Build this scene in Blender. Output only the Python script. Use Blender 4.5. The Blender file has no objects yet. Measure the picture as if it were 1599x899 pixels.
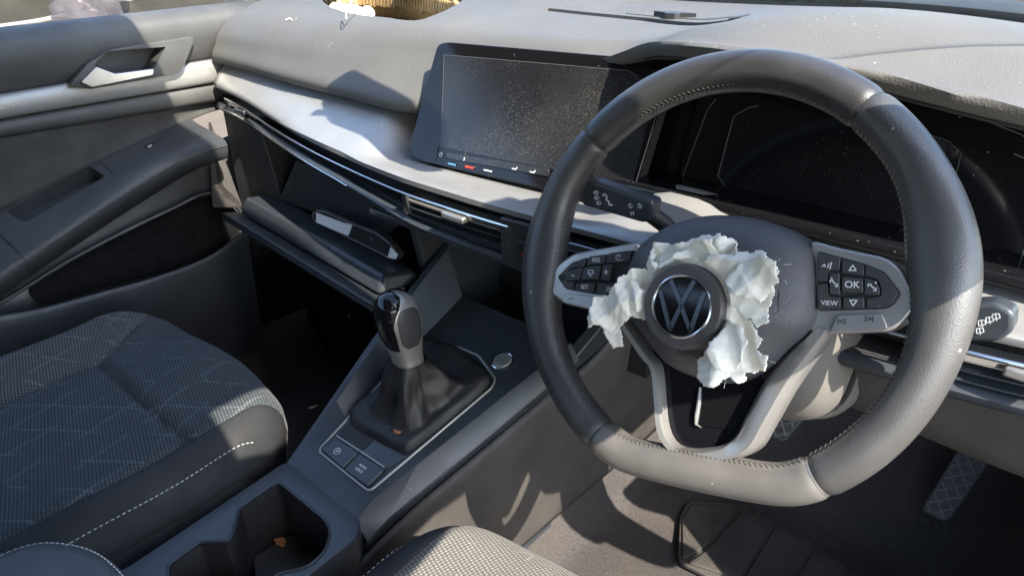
import bpy, bmesh, math, random
from mathutils import Vector, Matrix, noise
from math import sin, cos, pi, radians, sqrt, exp
random.seed(7)
S = bpy.context.scene
COL = S.collection

# ------------------------------------------------------------------ camera, sky, sun, exposure
cam = bpy.data.cameras.new('camera'); cam.lens = 25.68; cam.sensor_width = 36
cam.clip_start = 0.02; cam.clip_end = 400
co = bpy.data.objects.new('camera', cam); COL.objects.link(co); S.camera = co
yaw, pitch, roll = .7478, .4583, .0167
fw = Vector((-sin(yaw)*cos(pitch), cos(yaw)*cos(pitch), -sin(pitch)))
rt = Vector((cos(yaw), sin(yaw), 0)); dn = fw.cross(rt)
rt2 = rt*cos(roll) + dn*sin(roll); dn2 = dn*cos(roll) - rt*sin(roll)
M = Matrix((rt2, -dn2, -fw)).transposed().to_4x4(); M.translation = (.6157, -.4977, .8775)
co.matrix_world = M

SUN = Vector((1.0, -.22, .98)).normalized()
w = bpy.data.worlds.new('World'); S.world = w; w.use_nodes = True
nt = w.node_tree; bg = nt.nodes['Background']
sky = nt.nodes.new('ShaderNodeTexSky'); sky.sky_type = 'NISHITA'; sky.sun_disc = False
sky.sun_elevation = math.asin(SUN.z); sky.sun_rotation = math.atan2(SUN.x, SUN.y)
nt.links.new(sky.outputs[0], bg.inputs[0]); bg.inputs[1].default_value = .15
sl = bpy.data.lights.new('sun', 'SUN'); sl.energy = 3.2; sl.angle = radians(.5); sl.color = (1, .92, .80)
so = bpy.data.objects.new('sun', sl); COL.objects.link(so)
so.rotation_euler = SUN.to_track_quat('Z', 'Y').to_euler(); so.location = (3, -1, 4)
S.view_settings.view_transform = 'Standard'; S.view_settings.look = 'None'
S.view_settings.gamma = 1; S.view_settings.use_curve_mapping = False
S.view_settings.exposure = 2.4

# ------------------------------------------------------------------ materials
MATS = {}
def mat(name, col, rough=.5, metal=0, grain=None, dust=0, dustscale=260, dustcol=(.55,.53,.48), spec=.5, mottle=0, mscale=18, coat=0, film=0, filmcol=(.35,.32,.28), mask=(.47,.62)):
    m = bpy.data.materials.new(name); m.use_nodes = True; n = m.node_tree; L = n.links.new
    b = n.nodes['Principled BSDF']; b.inputs['Roughness'].default_value = rough; b.inputs['Metallic'].default_value = metal
    b.inputs['Specular IOR Level'].default_value = spec; b.inputs['Coat Weight'].default_value = coat
    tc = n.nodes.new('ShaderNodeTexCoord').outputs['Object']
    c = n.nodes.new('ShaderNodeRGB'); c.outputs[0].default_value = (*col, 1); out = c.outputs[0]
    def noisev(scale, detail=4):
        t = n.nodes.new('ShaderNodeTexNoise'); t.inputs['Scale'].default_value = scale; t.inputs['Detail'].default_value = detail
        L(tc, t.inputs['Vector']); return t.outputs[0]
    def ramp(v, a, b2):
        r = n.nodes.new('ShaderNodeMapRange'); r.inputs[1].default_value = a; r.inputs[2].default_value = b2; L(v, r.inputs[0]); return r.outputs[0]
    def mix(fac, a, bcol, k=1):
        x = n.nodes.new('ShaderNodeMix'); x.data_type = 'RGBA'
        f = n.nodes.new('ShaderNodeMath'); f.operation = 'MULTIPLY'; f.inputs[1].default_value = k; L(fac, f.inputs[0]); L(f.outputs[0], x.inputs[0])
        L(a, x.inputs[6]); x.inputs[7].default_value = (*bcol, 1); return x.outputs[2]
    if mottle:
        out = mix(ramp(noisev(mscale), .35, .7), out, tuple(min(1, v*(1+mottle)+.004*mottle) for v in col))
        rr = ramp(noisev(mscale*1.7), .3, .7); q = n.nodes.new('ShaderNodeMapRange'); L(rr, q.inputs[0])
        q.inputs[3].default_value = rough*.85; q.inputs[4].default_value = min(1, rough*1.2); L(q.outputs[0], b.inputs['Roughness'])
    if film:
        out = mix(ramp(noisev(9, 6), .42, .72), out, filmcol, film)
    if dust:
        v = n.nodes.new('ShaderNodeTexVoronoi'); v.inputs['Scale'].default_value = dustscale; L(tc, v.inputs['Vector'])
        sz = n.nodes.new('ShaderNodeSeparateColor'); L(v.outputs['Color'], sz.inputs[0])
        th = n.nodes.new('ShaderNodeMapRange'); L(sz.outputs[0], th.inputs[0]); th.inputs[1].default_value = 1-dust; th.inputs[2].default_value = 1
        th.inputs[3].default_value = 0; th.inputs[4].default_value = .42
        lt = n.nodes.new('ShaderNodeMath'); lt.operation = 'LESS_THAN'; L(v.outputs['Distance'], lt.inputs[0]); L(th.outputs[0], lt.inputs[1])
        mk = n.nodes.new('ShaderNodeMath'); mk.operation = 'MULTIPLY'; L(lt.outputs[0], mk.inputs[0]); L(ramp(noisev(14, 2), *mask), mk.inputs[1])
        out = mix(mk.outputs[0], out, dustcol, .85)
        if rough < .3:
            q = n.nodes.new('ShaderNodeMapRange'); L(lt.outputs[0], q.inputs[0]); q.inputs[3].default_value = rough; q.inputs[4].default_value = .8
            L(q.outputs[0], b.inputs['Roughness'])
    L(out, b.inputs['Base Color'])
    if grain:
        kind, sc, st = grain
        if kind == 'leather':
            v = n.nodes.new('ShaderNodeTexVoronoi'); v.inputs['Scale'].default_value = sc; L(tc, v.inputs['Vector']); h = v.outputs['Distance']
        elif kind == 'noise':
            h = noisev(sc, 3)
        bm = n.nodes.new('ShaderNodeBump'); bm.inputs['Strength'].default_value = st; bm.inputs['Distance'].default_value = .0006
        L(h, bm.inputs['Height']); L(bm.outputs[0], b.inputs['Normal'])
    MATS[name] = m; return m

mat('pad', (.083,.081,.076), .66, grain=('leather', 520, .35), dust=.03, dustscale=520, mottle=.2, mscale=5, film=.25, filmcol=(.13,.126,.118))
mat('plastic', (.026,.027,.029), .5, grain=('noise', 900, .25), dust=.03, dustscale=500, dustcol=(.16,.15,.14), mottle=.3)
mat('plastic_smooth', (.026,.031,.037), .38, grain=('noise', 1200, .08), dust=.03, dustscale=520, dustcol=(.2,.19,.18), mottle=.25)
mat('plastic_deep', (.011,.011,.012), .6, mottle=.3)
mat('shroud', (.095,.09,.082), .6, grain=('noise', 700, .3), mottle=.2)
mat('plastic_brown', (.043,.039,.036), .6, grain=('noise', 700, .3), dust=.02, dustscale=450, dustcol=(.2,.18,.15), mottle=.25, film=.2, filmcol=(.09,.08,.07))
mat('door_upper', (.058,.058,.057), .55, grain=('leather', 600, .3), mottle=.25, film=.15, filmcol=(.1,.1,.09))
mat('door_insert', (.036,.036,.035), .75, grain=('noise', 1500, .5), mottle=.3)
mat('door_plastic', (.036,.039,.043), .45, grain=('noise', 900, .25), mottle=.25)
mat('silver', (.30,.297,.287), .40, .45, grain=('noise', 2500, .05), dust=.02, dustscale=420, dustcol=(.8,.8,.78), mottle=.08)
mat('silver_satin', (.33,.322,.31), .34, .7, mottle=.12, grain=('noise', 1500, .06), dust=.02, dustscale=450)
mat('handle_metal', (.42,.42,.42), .28, .9)
mat('chrome', (.5,.51,.52), .2, 1)
mat('gloss_black', (.006,.006,.008), .07, dust=.08, dustscale=800, dustcol=(.12,.118,.115), spec=.35, film=.5, filmcol=(.013,.013,.014))
mat('gloss_dusty', (.010,.010,.011), .2, dust=.6, dustscale=1000, dustcol=(.13,.125,.12), film=.55, filmcol=(.030,.029,.028), mask=(.40,.60))
mat('gloss_clean', (.006,.006,.007), .07, spec=.32, dust=.03, dustscale=450, dustcol=(.2,.19,.18))
mat('rim_leather', (.021,.021,.022), .40, grain=('leather', 900, .22), mottle=.5, mscale=22, spec=.75, dust=.008, dustscale=300, dustcol=(.3,.28,.22), film=.35, filmcol=(.05,.048,.044))
mat('rim_sunlit_right', (.034,.0335,.033), .40, grain=('leather', 900, .25), mottle=.45, mscale=24, spec=.75, film=.4, filmcol=(.07,.067,.062), dust=.01, dustscale=320)  # same leather lightened for the right segment: sunlight put into the colour
mat('rim_sunlit_low', (.082,.077,.071), .42, grain=('leather', 900, .2), mottle=.35, mscale=26, spec=.7, film=.4, filmcol=(.13,.12,.108), dust=.01, dustscale=320)  # same leather, lightest copy: sun on the bottom segment put into the colour
mat('gaiter', (.014,.0135,.0135), .5, grain=('leather', 800, .5), mottle=.2, dust=.01, dustscale=200)
mat('thread', (.045,.044,.042), .8)
mat('emblem_metal', (.16,.165,.18), .18, .9)
mat('thread_white', (.45,.46,.46), .8)
mat('cover', (.044,.045,.05), .5, grain=('leather', 620, .45), mottle=.2)
mat('cover_ring', (.055,.05,.05), .55, grain=('noise', 800, .3), mottle=.2)
mat('leatherette', (.017,.0172,.018), .72, spec=.3, grain=('leather', 800, .35), mottle=.25)
mat('armrest_skin', (.04,.043,.045), .5, grain=('leather', 800, .25), mottle=.2)
mat('carpet', (.031,.0285,.028), .95, grain=('noise', 1100, 1), mottle=1.5, mscale=620, dust=.35, dustscale=800, dustcol=(.11,.095,.08), spec=.1, film=.5, filmcol=(.085,.072,.06))
mat('carpet_black', (.006,.006,.007), .95, grain=('noise', 420, 1), mottle=.5, mscale=80, dust=.015, dustscale=120, spec=.1)
mat('rubber', (.028,.026,.024), .68, grain=('noise', 260, .5), dust=.35, dustscale=210, dustcol=(.085,.075,.06), film=.6, filmcol=(.10,.088,.072))
mat('tread', (.16,.15,.14), .6)
mat('pedal_rubber', (.055,.052,.05), .6, grain=('noise', 500, .4), mottle=.4, mscale=60)
mat('crumb', (.16,.12,.07), .9)
mat('tan_foam', (.34,.22,.09), .85, grain=('noise', 300, .8), mottle=.6, mscale=120)
mat('paper', (.78,.79,.8), .7)
mat('white_print', (.62,.63,.64), .5)
mat('grey_print', (.1,.1,.1), .5)
mat('red_print', (.6,.04,.02), .4)
mat('blue_print', (.08,.25,.5), .4)
mat('leaf', (.3,.13,.05), .7)
mat('dark_seal', (.03,.035,.034), .5, mottle=.2)
mat('bonnet_paint', (.3,.305,.29), .3, coat=.5)
mat('wall_paint', (.017,.015,.011), .9, grain=('noise', 30, .8), mottle=.6, mscale=3)
mat('soil', (.07,.058,.045), .95, grain=('noise', 12, 1), mottle=.6, mscale=1.5)
mat('rope', (.22,.21,.18), .9)
mat('mirror_glass', (.85,.86,.87), .03, 1)
mat('body_beige', (.16,.155,.14), .4)
mat('headliner', (.3,.29,.27), .9)
mat('bag_dark', (.035,.03,.032), .8, mottle=.8, mscale=14)

def fabric(name, base, thread, line):
    m = bpy.data.materials.new(name); m.use_nodes = True; n = m.node_tree; L = n.links.new
    b = n.nodes['Principled BSDF']; b.inputs['Roughness'].default_value = .9; b.inputs['Specular IOR Level'].default_value = .15
    b.inputs['Sheen Weight'].default_value = .06; b.inputs['Sheen Roughness'].default_value = .5
    tc = n.nodes.new('ShaderNodeTexCoord').outputs['Object']
    def wave(rot, sc, dist=0, d2=None):
        mp = n.nodes.new('ShaderNodeMapping'); mp.inputs['Rotation'].default_value = (0, 0, rot); L(tc, mp.inputs[0])
        wv = n.nodes.new('ShaderNodeTexWave'); wv.inputs['Scale'].default_value = sc; wv.inputs['Distortion'].default_value = dist
        wv.inputs['Detail Scale'].default_value = 3; L(mp.outputs[0], wv.inputs[0]); return wv.outputs[1]
    def op(o, a, c2):
        x = n.nodes.new('ShaderNodeMath'); x.operation = o
        for i, v in enumerate((a, c2)):
            if isinstance(v, (int, float)): x.inputs[i].default_value = v
            else: L(v, x.inputs[i])
        return x.outputs[0]
    rib = wave(0.3, 95, .6); rib2 = wave(1.87, 80, .8)
    weave = op('MULTIPLY', rib, rib2)
    t = n.nodes.new('ShaderNodeTexNoise'); t.inputs['Scale'].default_value = 700; L(tc, t.inputs[0])
    weave2 = op('MULTIPLY', op('ADD', weave, .15), op('MULTIPLY', t.outputs[0], 1.6))
    x = n.nodes.new('ShaderNodeMix'); x.data_type = 'RGBA'; L(weave2, x.inputs[0]); x.inputs[6].default_value = (*base, 1); x.inputs[7].default_value = (*thread, 1)
    # woven diamond lines: paired thin threads
    l1 = op('GREATER_THAN', wave(.95, 6.3, .25), .989); l2 = op('GREATER_THAN', wave(-.25, 6.3, .25), .989)
    t2 = n.nodes.new('ShaderNodeTexNoise'); t2.inputs['Scale'].default_value = 16; L(tc, t2.inputs[0])
    gate = op('GREATER_THAN', t2.outputs[0], .47)
    lines = op('MULTIPLY', op('MAXIMUM', l1, l2), op('MULTIPLY', gate, op('MULTIPLY', op('ADD', weave, .2), .95)))
    y = n.nodes.new('ShaderNodeMix'); y.data_type = 'RGBA'; L(lines, y.inputs[0]); L(x.outputs[2], y.inputs[6]); y.inputs[7].default_value = (*line, 1)
    L(y.outputs[2], b.inputs['Base Color'])
    bm = n.nodes.new('ShaderNodeBump'); bm.inputs['Strength'].default_value = .6; bm.inputs['Distance'].default_value = .0008
    L(weave2, bm.inputs['Height']); L(bm.outputs[0], b.inputs['Normal']); MATS[name] = m
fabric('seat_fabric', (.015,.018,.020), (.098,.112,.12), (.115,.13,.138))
fabric('seat_fabric_plain', (.018,.019,.02), (.16,.162,.16), (.16,.165,.165))

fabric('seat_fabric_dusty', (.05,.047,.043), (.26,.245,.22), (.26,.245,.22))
def cloth_mat():
    m = bpy.data.materials.new('airbag_cloth'); m.use_nodes = True; n = m.node_tree; L = n.links.new
    out = n.nodes['Material Output']; b = n.nodes['Principled BSDF']; b.inputs['Roughness'].default_value = .85; b.inputs['Specular IOR Level'].default_value = .2
    tc = n.nodes.new('ShaderNodeTexCoord').outputs['Object']
    t = n.nodes.new('ShaderNodeTexNoise'); t.inputs['Scale'].default_value = 22; t.inputs['Detail'].default_value = 5; L(tc, t.inputs[0])
    r = n.nodes.new('ShaderNodeValToRGB'); r.color_ramp.elements[0].position = .35; r.color_ramp.elements[1].position = .7
    r.color_ramp.elements[0].color = (.80,.78,.70,1); r.color_ramp.elements[1].color = (.90,.875,.79,1); L(t.outputs[0], r.inputs[0])
    L(r.outputs[0], b.inputs['Base Color'])
    t2 = n.nodes.new('ShaderNodeTexNoise'); t2.inputs['Scale'].default_value = 900; L(tc, t2.inputs[0])
    bm = n.nodes.new('ShaderNodeBump'); bm.inputs['Strength'].default_value = .25; bm.inputs['Distance'].default_value = .0005; L(t2.outputs[0], bm.inputs['Height']); L(bm.outputs[0], b.inputs['Normal'])
    tr = n.nodes.new('ShaderNodeBsdfTranslucent'); L(r.outputs[0], tr.inputs[0])
    mx = n.nodes.new('ShaderNodeMixShader'); mx.inputs[0].default_value = .22; L(b.outputs[0], mx.inputs[1]); L(tr.outputs[0], mx.inputs[2]); L(mx.outputs[0], out.inputs[0])
    MATS['airbag_cloth'] = m
cloth_mat()
def pane_mat():
    m = bpy.data.materials.new('window_pane'); m.use_nodes = True; n = m.node_tree; L = n.links.new
    out = n.nodes['Material Output']; n.nodes.remove(n.nodes['Principled BSDF'])
    tr = n.nodes.new('ShaderNodeBsdfTransparent'); tr.inputs[0].default_value = (.99,.995,.99,1)
    gl = n.nodes.new('ShaderNodeBsdfGlossy'); gl.inputs['Roughness'].default_value = .02
    ge = n.nodes.new('ShaderNodeNewGeometry'); dt = n.nodes.new('ShaderNodeVectorMath'); dt.operation = 'DOT_PRODUCT'
    L(ge.outputs['Normal'], dt.inputs[0]); L(ge.outputs['Incoming'], dt.inputs[1])
    def mth(op, a, b=None):
        x = n.nodes.new('ShaderNodeMath'); x.operation = op
        for i, v in enumerate((a, b)):
            if v is None: continue
            if isinstance(v, (int, float)): x.inputs[i].default_value = v
            else: L(v, x.inputs[i])
        return x.outputs[0]
    sch = mth('ADD', mth('MULTIPLY', mth('POWER', mth('SUBTRACT', 1.0, mth('ABSOLUTE', dt.outputs['Value'])), 5.0), .9), .02)
    mx = n.nodes.new('ShaderNodeMixShader'); L(sch, mx.inputs[0]); L(tr.outputs[0], mx.inputs[1]); L(gl.outputs[0], mx.inputs[2]); L(mx.outputs[0], out.inputs[0])
    MATS['window_pane'] = m
pane_mat()

# ------------------------------------------------------------------ mesh helpers
def tag(o, label, cat, group=None):
    o['label'] = label; o['category'] = cat
    if group: o['group'] = group
    return o
def thing(name, label, cat, mw=(0,0,0), group=None):
    o = bpy.data.objects.new(name, None); COL.objects.link(o); o.empty_display_size = .05
    if isinstance(mw, Matrix): o.matrix_world = mw
    else: o.location = mw
    tag(o, label, cat, group); MW[o.name] = mw.copy() if isinstance(mw, Matrix) else Matrix.Translation(Vector(mw))
    return o
MW = {}
def root_mw(p):
    while p.parent: p = p.parent
    return MW[p.name]
def obj(name, verts, faces, m, parent=None, smooth=True, solid=0, bevel=0, seg=2, local=False, sub=0, auto=35, offset=-1):
    me = bpy.data.meshes.new(name); V = [Vector(v) for v in verts]
    if parent is not None and not local:
        inv = root_mw(parent).inverted(); V = [inv @ v for v in V]
    me.from_pydata(V, [], faces); 
    bm = bmesh.new(); bm.from_mesh(me); bmesh.ops.recalc_face_normals(bm, faces=bm.faces); bm.to_mesh(me); bm.free()
    o = bpy.data.objects.new(name, me); COL.objects.link(o); me.materials.append(MATS[m])
    if parent is not None: o.parent = parent
    if solid:
        s = o.modifiers.new('solid', 'SOLIDIFY'); s.thickness = solid; s.offset = offset
    if bevel:
        s = o.modifiers.new('bevel', 'BEVEL'); s.width = bevel; s.segments = seg; s.limit_method = 'ANGLE'; s.angle_limit = radians(30); s.harden_normals = False
    if sub:
        s = o.modifiers.new('sub', 'SUBSURF'); s.levels = sub; s.render_levels = sub
    if smooth:
        me.shade_smooth() if hasattr(me, 'shade_smooth') else None
        if auto: me.set_sharp_from_angle(angle=radians(auto))
    return o
def catmull(P, n, closed=False):
    P = [Vector(p) for p in P]; m = len(P)
    if m == 2: return [P[0].lerp(P[1], i/(n-1)) for i in range(n)]
    d = [0]
    for i in range(m if closed else m-1): d.append(d[-1] + max(1e-9, (P[(i+1) % m]-P[i]).length))
    tot = d[-1]; out = []
    for k in range(n):
        t = tot*k/(n if closed else n-1); i = 0
        while i < len(d)-2 and d[i+1] < t: i += 1
        u = (t-d[i])/(d[i+1]-d[i])
        if closed: a, b, c, e = P[(i-1) % m], P[i % m], P[(i+1) % m], P[(i+2) % m]
        else: a, b, c, e = P[max(i-1,0)], P[i], P[i+1], P[min(i+2,m-1)]
        h = d[i+1]-d[i]
        def tl(p, q, r, l1): return None
        m1 = (c-a)*.5 if not (i == 0 and not closed) else (c-b)
        m2 = (e-b)*.5 if not (i == m-2 and not closed) else (c-b)
        # scale tangents to the segment (avoids overshoot on uneven spacing)
        l1 = (b-a).length + h; l2 = (e-c).length + h
        if (b-a).length > 1e-9: m1 = (c-a)*(h/l1)
        if (e-c).length > 1e-9: m2 = (e-b)*(h/l2)
        u2, u3 = u*u, u*u*u
        out.append(b*(2*u3-3*u2+1) + m1*(u3-2*u2+u) + c*(-2*u3+3*u2) + m2*(u3-u2))
    return out
def loft(rails, nu=24, nv=0, xs=None):
    R = [catmull(r, nu) for r in rails]
    if nv:
        cols = [catmull([R[j][i] for j in range(len(R))], nv) for i in range(nu)]
        R = [[cols[i][j] for i in range(nu)] for j in range(nv)]
    return gridmesh(R)
def gridmesh(R, closed_u=False, closed_v=False):
    nv, nu = len(R), len(R[0]); V = [p for r in R for p in r]; F = []
    for j in range(nv if closed_v else nv-1):
        for i in range(nu if closed_u else nu-1):
            a, b = j*nu+i, j*nu+(i+1) % nu; c, d = ((j+1) % nv)*nu+(i+1) % nu, ((j+1) % nv)*nu+i
            F.append((a, b, c, d))
    return V, F
def tube(P, r, n=8, closed=False, caps=True, flat=1, upv=None):
    P = [Vector(p) for p in P]; m = len(P); rings = []; N = None
    for i in range(m):
        t = (P[(i+1) % m]-P[i-1]) if closed else (P[min(i+1,m-1)]-P[max(i-1,0)]); t.normalize()
        if N is None:
            a = Vector(upv) if upv else (Vector((0,0,1)) if abs(t.z) < .9 else Vector((1,0,0))); N = (a-t*a.dot(t)).normalized()
        else: N = (N-t*N.dot(t)).normalized()
        B = t.cross(N); rr = r[i] if isinstance(r, (list, tuple)) else r
        rings.append([P[i]+N*(rr*flat*cos(2*pi*k/n))+B*(rr*sin(2*pi*k/n)) for k in range(n)])
    V, F = gridmesh(rings, closed_u=True, closed_v=closed)
    if caps and not closed: F += [tuple(range(n-1,-1,-1)), tuple(range((m-1)*n, m*n))]
    return V, F
def prism(poly, O, u, v, n, d0, d1):
    O, u, v, n = map(Vector, (O, u, v, n)); k = len(poly)
    V = [O+u*a+v*b+n*d0 for a, b in poly]+[O+u*a+v*b+n*d1 for a, b in poly]
    F = [tuple(range(k-1,-1,-1)), tuple(range(k, 2*k))]+[(i, (i+1) % k, k+(i+1) % k, k+i) for i in range(k)]
    return V, F
def box(a, b):
    (x0,y0,z0),(x1,y1,z1) = a, b
    return [(x0,y0,z0),(x1,y0,z0),(x1,y1,z0),(x0,y1,z0),(x0,y0,z1),(x1,y0,z1),(x1,y1,z1),(x0,y1,z1)], [(3,2,1,0),(4,5,6,7),(0,1,5,4),(1,2,6,5),(2,3,7,6),(3,0,4,7)]
def hexa(b, t):
    return list(b)+list(t), [(3,2,1,0),(4,5,6,7),(0,1,5,4),(1,2,6,5),(2,3,7,6),(3,0,4,7)]
def join(*ms):
    V, F = [], []
    for v, f in ms:
        k = len(V); V += list(v); F += [tuple(i+k for i in q) for q in f]
    return V, F
def rounded(poly, r, n=4):
    out = []; m = len(poly)
    for i in range(m):
        a, b, c = Vector(poly[i-1]), Vector(poly[i]), Vector(poly[(i+1) % m])
        rr = r[i] if isinstance(r, (list, tuple)) else r
        e1, e2 = (a-b), (c-b); q = min(rr, e1.length*.45, e2.length*.45)
        if q < 1e-6: out.append(tuple(b)); continue
        p1, p2 = b+e1.normalized()*q, b+e2.normalized()*q
        for k in range(n+1):
            t = k/n; out.append(tuple(p1*(1-t)**2+b*2*t*(1-t)+p2*t*t))
    return out
def inset(poly, d):
    # shrink a convex-ish polygon towards its inside by d
    m = len(poly); A = sum(poly[i][0]*poly[(i+1) % m][1]-poly[(i+1) % m][0]*poly[i][1] for i in range(m)); s = 1 if A > 0 else -1
    out = []
    for i in range(m):
        a, b, c = Vector(poly[i-1]), Vector(poly[i]), Vector(poly[(i+1) % m])
        e1 = (b-a).normalized(); e2 = (c-b).normalized(); n1 = Vector((-e1.y, e1.x))*s; n2 = Vector((-e2.y, e2.x))*s
        q = n1+n2; q = q/max(.25, q.length_squared)*2 if q.length > 1e-6 else n1
        out.append(tuple(b+q*d))
    return out
def ringprism(outer, inner, O, u, v, n, d0, d1):
    O, u, v, n = map(Vector, (O, u, v, n)); k = len(outer); P = lambda q, d: O+u*q[0]+v*q[1]+n*d
    V = [P(q,d0) for q in outer]+[P(q,d1) for q in outer]+[P(q,d0) for q in inner]+[P(q,d1) for q in inner]; F = []
    for i in range(k):
        j = (i+1) % k
        F += [(i,j,k+j,k+i), (2*k+j,2*k+i,3*k+i,3*k+j), (k+i,k+j,3*k+j,3*k+i), (j,i,2*k+i,2*k+j)]
    return V, F
_tc = {}
def textmesh(s, size):
    k = (s, size)
    if k not in _tc:
        c = bpy.data.curves.new('t', 'FONT'); c.body = s; c.size = size; c.align_x = 'CENTER'; c.align_y = 'CENTER'; c.extrude = 0.0001
        o = bpy.data.objects.new('t', c); COL.objects.link(o); dg = bpy.context.evaluated_depsgraph_get(); dg.update()
        me = bpy.data.meshes.new_from_object(o.evaluated_get(dg)); V = [tuple(v.co) for v in me.vertices]; F = [tuple(p.vertices) for p in me.polygons]
        bpy.data.objects.remove(o); _tc[k] = (V, F)
    return _tc[k]
def onplane(mesh2, O, u, v, n, lift=0):
    O, u, v, n = map(Vector, (O, u, v, n)); return [O+u*a[0]+v*a[1]+n*(a[2]+lift) for a in mesh2[0]], mesh2[1]
def stroke(pts, wd, th=.0002):
    ms = []
    for a, b in zip(pts, pts[1:]):
        a, b = Vector((*a,0)), Vector((*b,0)); d = (b-a).normalized(); q = Vector((-d.y, d.x, 0))*wd/2; e = d*wd*.3
        bb = [a-q-e, b-q+e, b+q+e, a+q-e]; ms.append(hexa(bb, [p+Vector((0,0,th)) for p in bb]))
    return join(*ms)
def interp(tab, x):
    if x <= tab[0][0]: return tab[0][1:]
    for a, b in zip(tab, tab[1:]):
        if x <= b[0]:
            t = (x-a[0])/(b[0]-a[0]); t = t*t*(3-2*t) if False else t
            return tuple(p+(q-p)*t for p, q in zip(a[1:], b[1:]))
    return tab[-1][1:]
def smoothrail(tab, xs):
    P = catmull([Vector(p) for p in tab], 160); out = []
    for x in xs:
        for a, b in zip(P, P[1:]):
            if a.x <= x <= b.x and b.x > a.x: out.append(a.lerp(b, (x-a.x)/(b.x-a.x))); break
        else: out.append(P[0].copy() if x < P[0].x else P[-1].copy())
    return out
def cut(o, *cutters):
    dg = bpy.context.evaluated_depsgraph_get(); tmp = []
    inv = root_mw(o).inverted() if o.parent else Matrix()
    for V, F in cutters:
        me = bpy.data.meshes.new('cut'); me.from_pydata([tuple(v) for v in V], [], F)
        bm = bmesh.new(); bm.from_mesh(me); bmesh.ops.recalc_face_normals(bm, faces=bm.faces); bm.to_mesh(me); bm.free()
        c = bpy.data.objects.new('cut', me); COL.objects.link(c); tmp.append(c)
        b = o.modifiers.new('cut', 'BOOLEAN'); b.object = c; b.operation = 'DIFFERENCE'; b.solver = 'EXACT'
    bpy.context.view_layer.update(); dg = bpy.context.evaluated_depsgraph_get(); dg.update()
    me = bpy.data.meshes.new_from_object(o.evaluated_get(dg)); o.modifiers.clear(); old = o.data; o.data = me
    for c in tmp: bpy.data.objects.remove(c)
    me.name = o.name; me.shade_smooth(); me.set_sharp_from_angle(angle=radians(35)); return o
def structure(o): o['kind'] = 'structure'; return o
X3, Y3, Z3 = Vector((1,0,0)), Vector((0,1,0)), Vector((0,0,1))

# ------------------------------------------------------------------ setting: ground, carpet
def lumpy(nx, ny, x0, x1, y0, y1, z, amp, sc):
    R = [[Vector((x0+(x1-x0)*i/nx, y0+(y1-y0)*j/ny, 0)) for i in range(nx+1)] for j in range(ny+1)]
    for r in R:
        for p in r: p.z = z+amp*noise.noise(Vector((p.x*sc, p.y*sc, 3)))
    return gridmesh(R)
structure(obj('ground', *lumpy(60, 60, -60, 60, -60, 60, -.34, .02, .8), 'soil'))
# floor carpet: footwells, rising toe board, tunnel
def floor_z(x, y):
    z = .008*noise.noise(Vector((x*9, y*9, 1)))
    t = max(0, y-.50); z += t*1.1 if t > 0 else 0
    d = abs(x-.0); s = 1/(1+exp((d-.075)/.008)); z += s*(.16+max(0,y-.1)*.2)
    d2 = max(0, abs(x)-.60); z += d2*1.0
    return z
R = [[Vector((-.72+1.44*i/96, -.75+1.5*j/100, 0)) for i in range(97)] for j in range(101)]
for r in R:
    for p in r: p.z = floor_z(p.x, p.y)
carpet = structure(obj('carpet', *gridmesh(R), 'carpet', auto=0))

# ------------------------------------------------------------------ roof over the cabin, added shade cloth (above the frame)
roof = thing('car_cabin', 'car roof with pale headliner and the rear of the cabin behind the seats', 'car body', (0,-.6,1.12))
rr = [[Vector((x, y, 1.13+.05*(1-(x/.62)**2)+.02*sin((y+.08)*1.5))) for x in [(-.62+1.24*i/20) for i in range(21)]] for y in [-.075-.02*0-j*.08 for j in range(20)]]
for r in rr:
    for p in r: p.y += -.05*(p.x/.6)**2 if r is rr[0] else 0
obj('headliner', *gridmesh(rr), 'headliner', roof, solid=.03, offset=1)
obj('rear_seat', *hexa([(-.74,-1.45,0),(.74,-1.45,0),(.74,-1.6,0),(-.74,-1.6,0)], [(-.7,-1.6,1.12),(.7,-1.6,1.12),(.7,-1.7,1.12),(-.7,-1.7,1.12)]), 'leatherette', roof, bevel=.02)
obj('rear_side', *box((-.80,-1.5,0),(-.745,-.62,.78)), 'door_upper', roof, smooth=False)
obj('rear_side', *box((.745,-1.5,0),(.80,-.72,.78)), 'door_upper', roof, smooth=False)
# added out-of-view cloth on the driver side, there to shade wheel and seats
cb = thing('added_shade_cloth', 'added unseen grey cloth below the driver side roof rail, shading wheel and seats', 'airbag', (.65,-.5,1.1))
cpoly = [(.030,.815),(.020,.935),(-.010,.965),(-.03,1.0),(-.05,1.16),(-.275,1.16),(-.285,1.05),(-.33,1.035),(-.375,1.05),(-.385,1.16),(-1.2,1.16),(-1.2,.76),(-.7,.765),(-.30,.770),(-.2,.797),(-.105,.797),(-.075,.768),(-.0,.768),(.02,.78)]  # outline follows the wanted shade edge; top notch lets a sun patch through
cg = []
for k in range(60):
    y = .03-1.2*k/59; cg.append(y)
ms_ = []
for V_, F_ in [prism(cpoly, (0,0,0), Y3, Z3, X3, .648, .652)]:
    ms_.append((V_, F_))
obj('cloth', *ms_[0], 'headliner', cb, smooth=False)
rv = thing('rear_view_mirror', 'black rear view mirror hanging from the top of the windscreen', 'mirror', (.215,.045,1.02))
rp = rounded([(-.135,-.05),(.135,-.054),(.14,.054),(-.13,.056)], .03, 6)
obj('mirror_case', *prism(rp, (.19,.018,1.02), Vector((1,-.12,0)).normalized(), Vector((0,.25,1)).normalized(), Vector((-.12,-1,.25)).normalized(), -.03, .004), 'plastic', rv, bevel=.008, seg=3)
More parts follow.
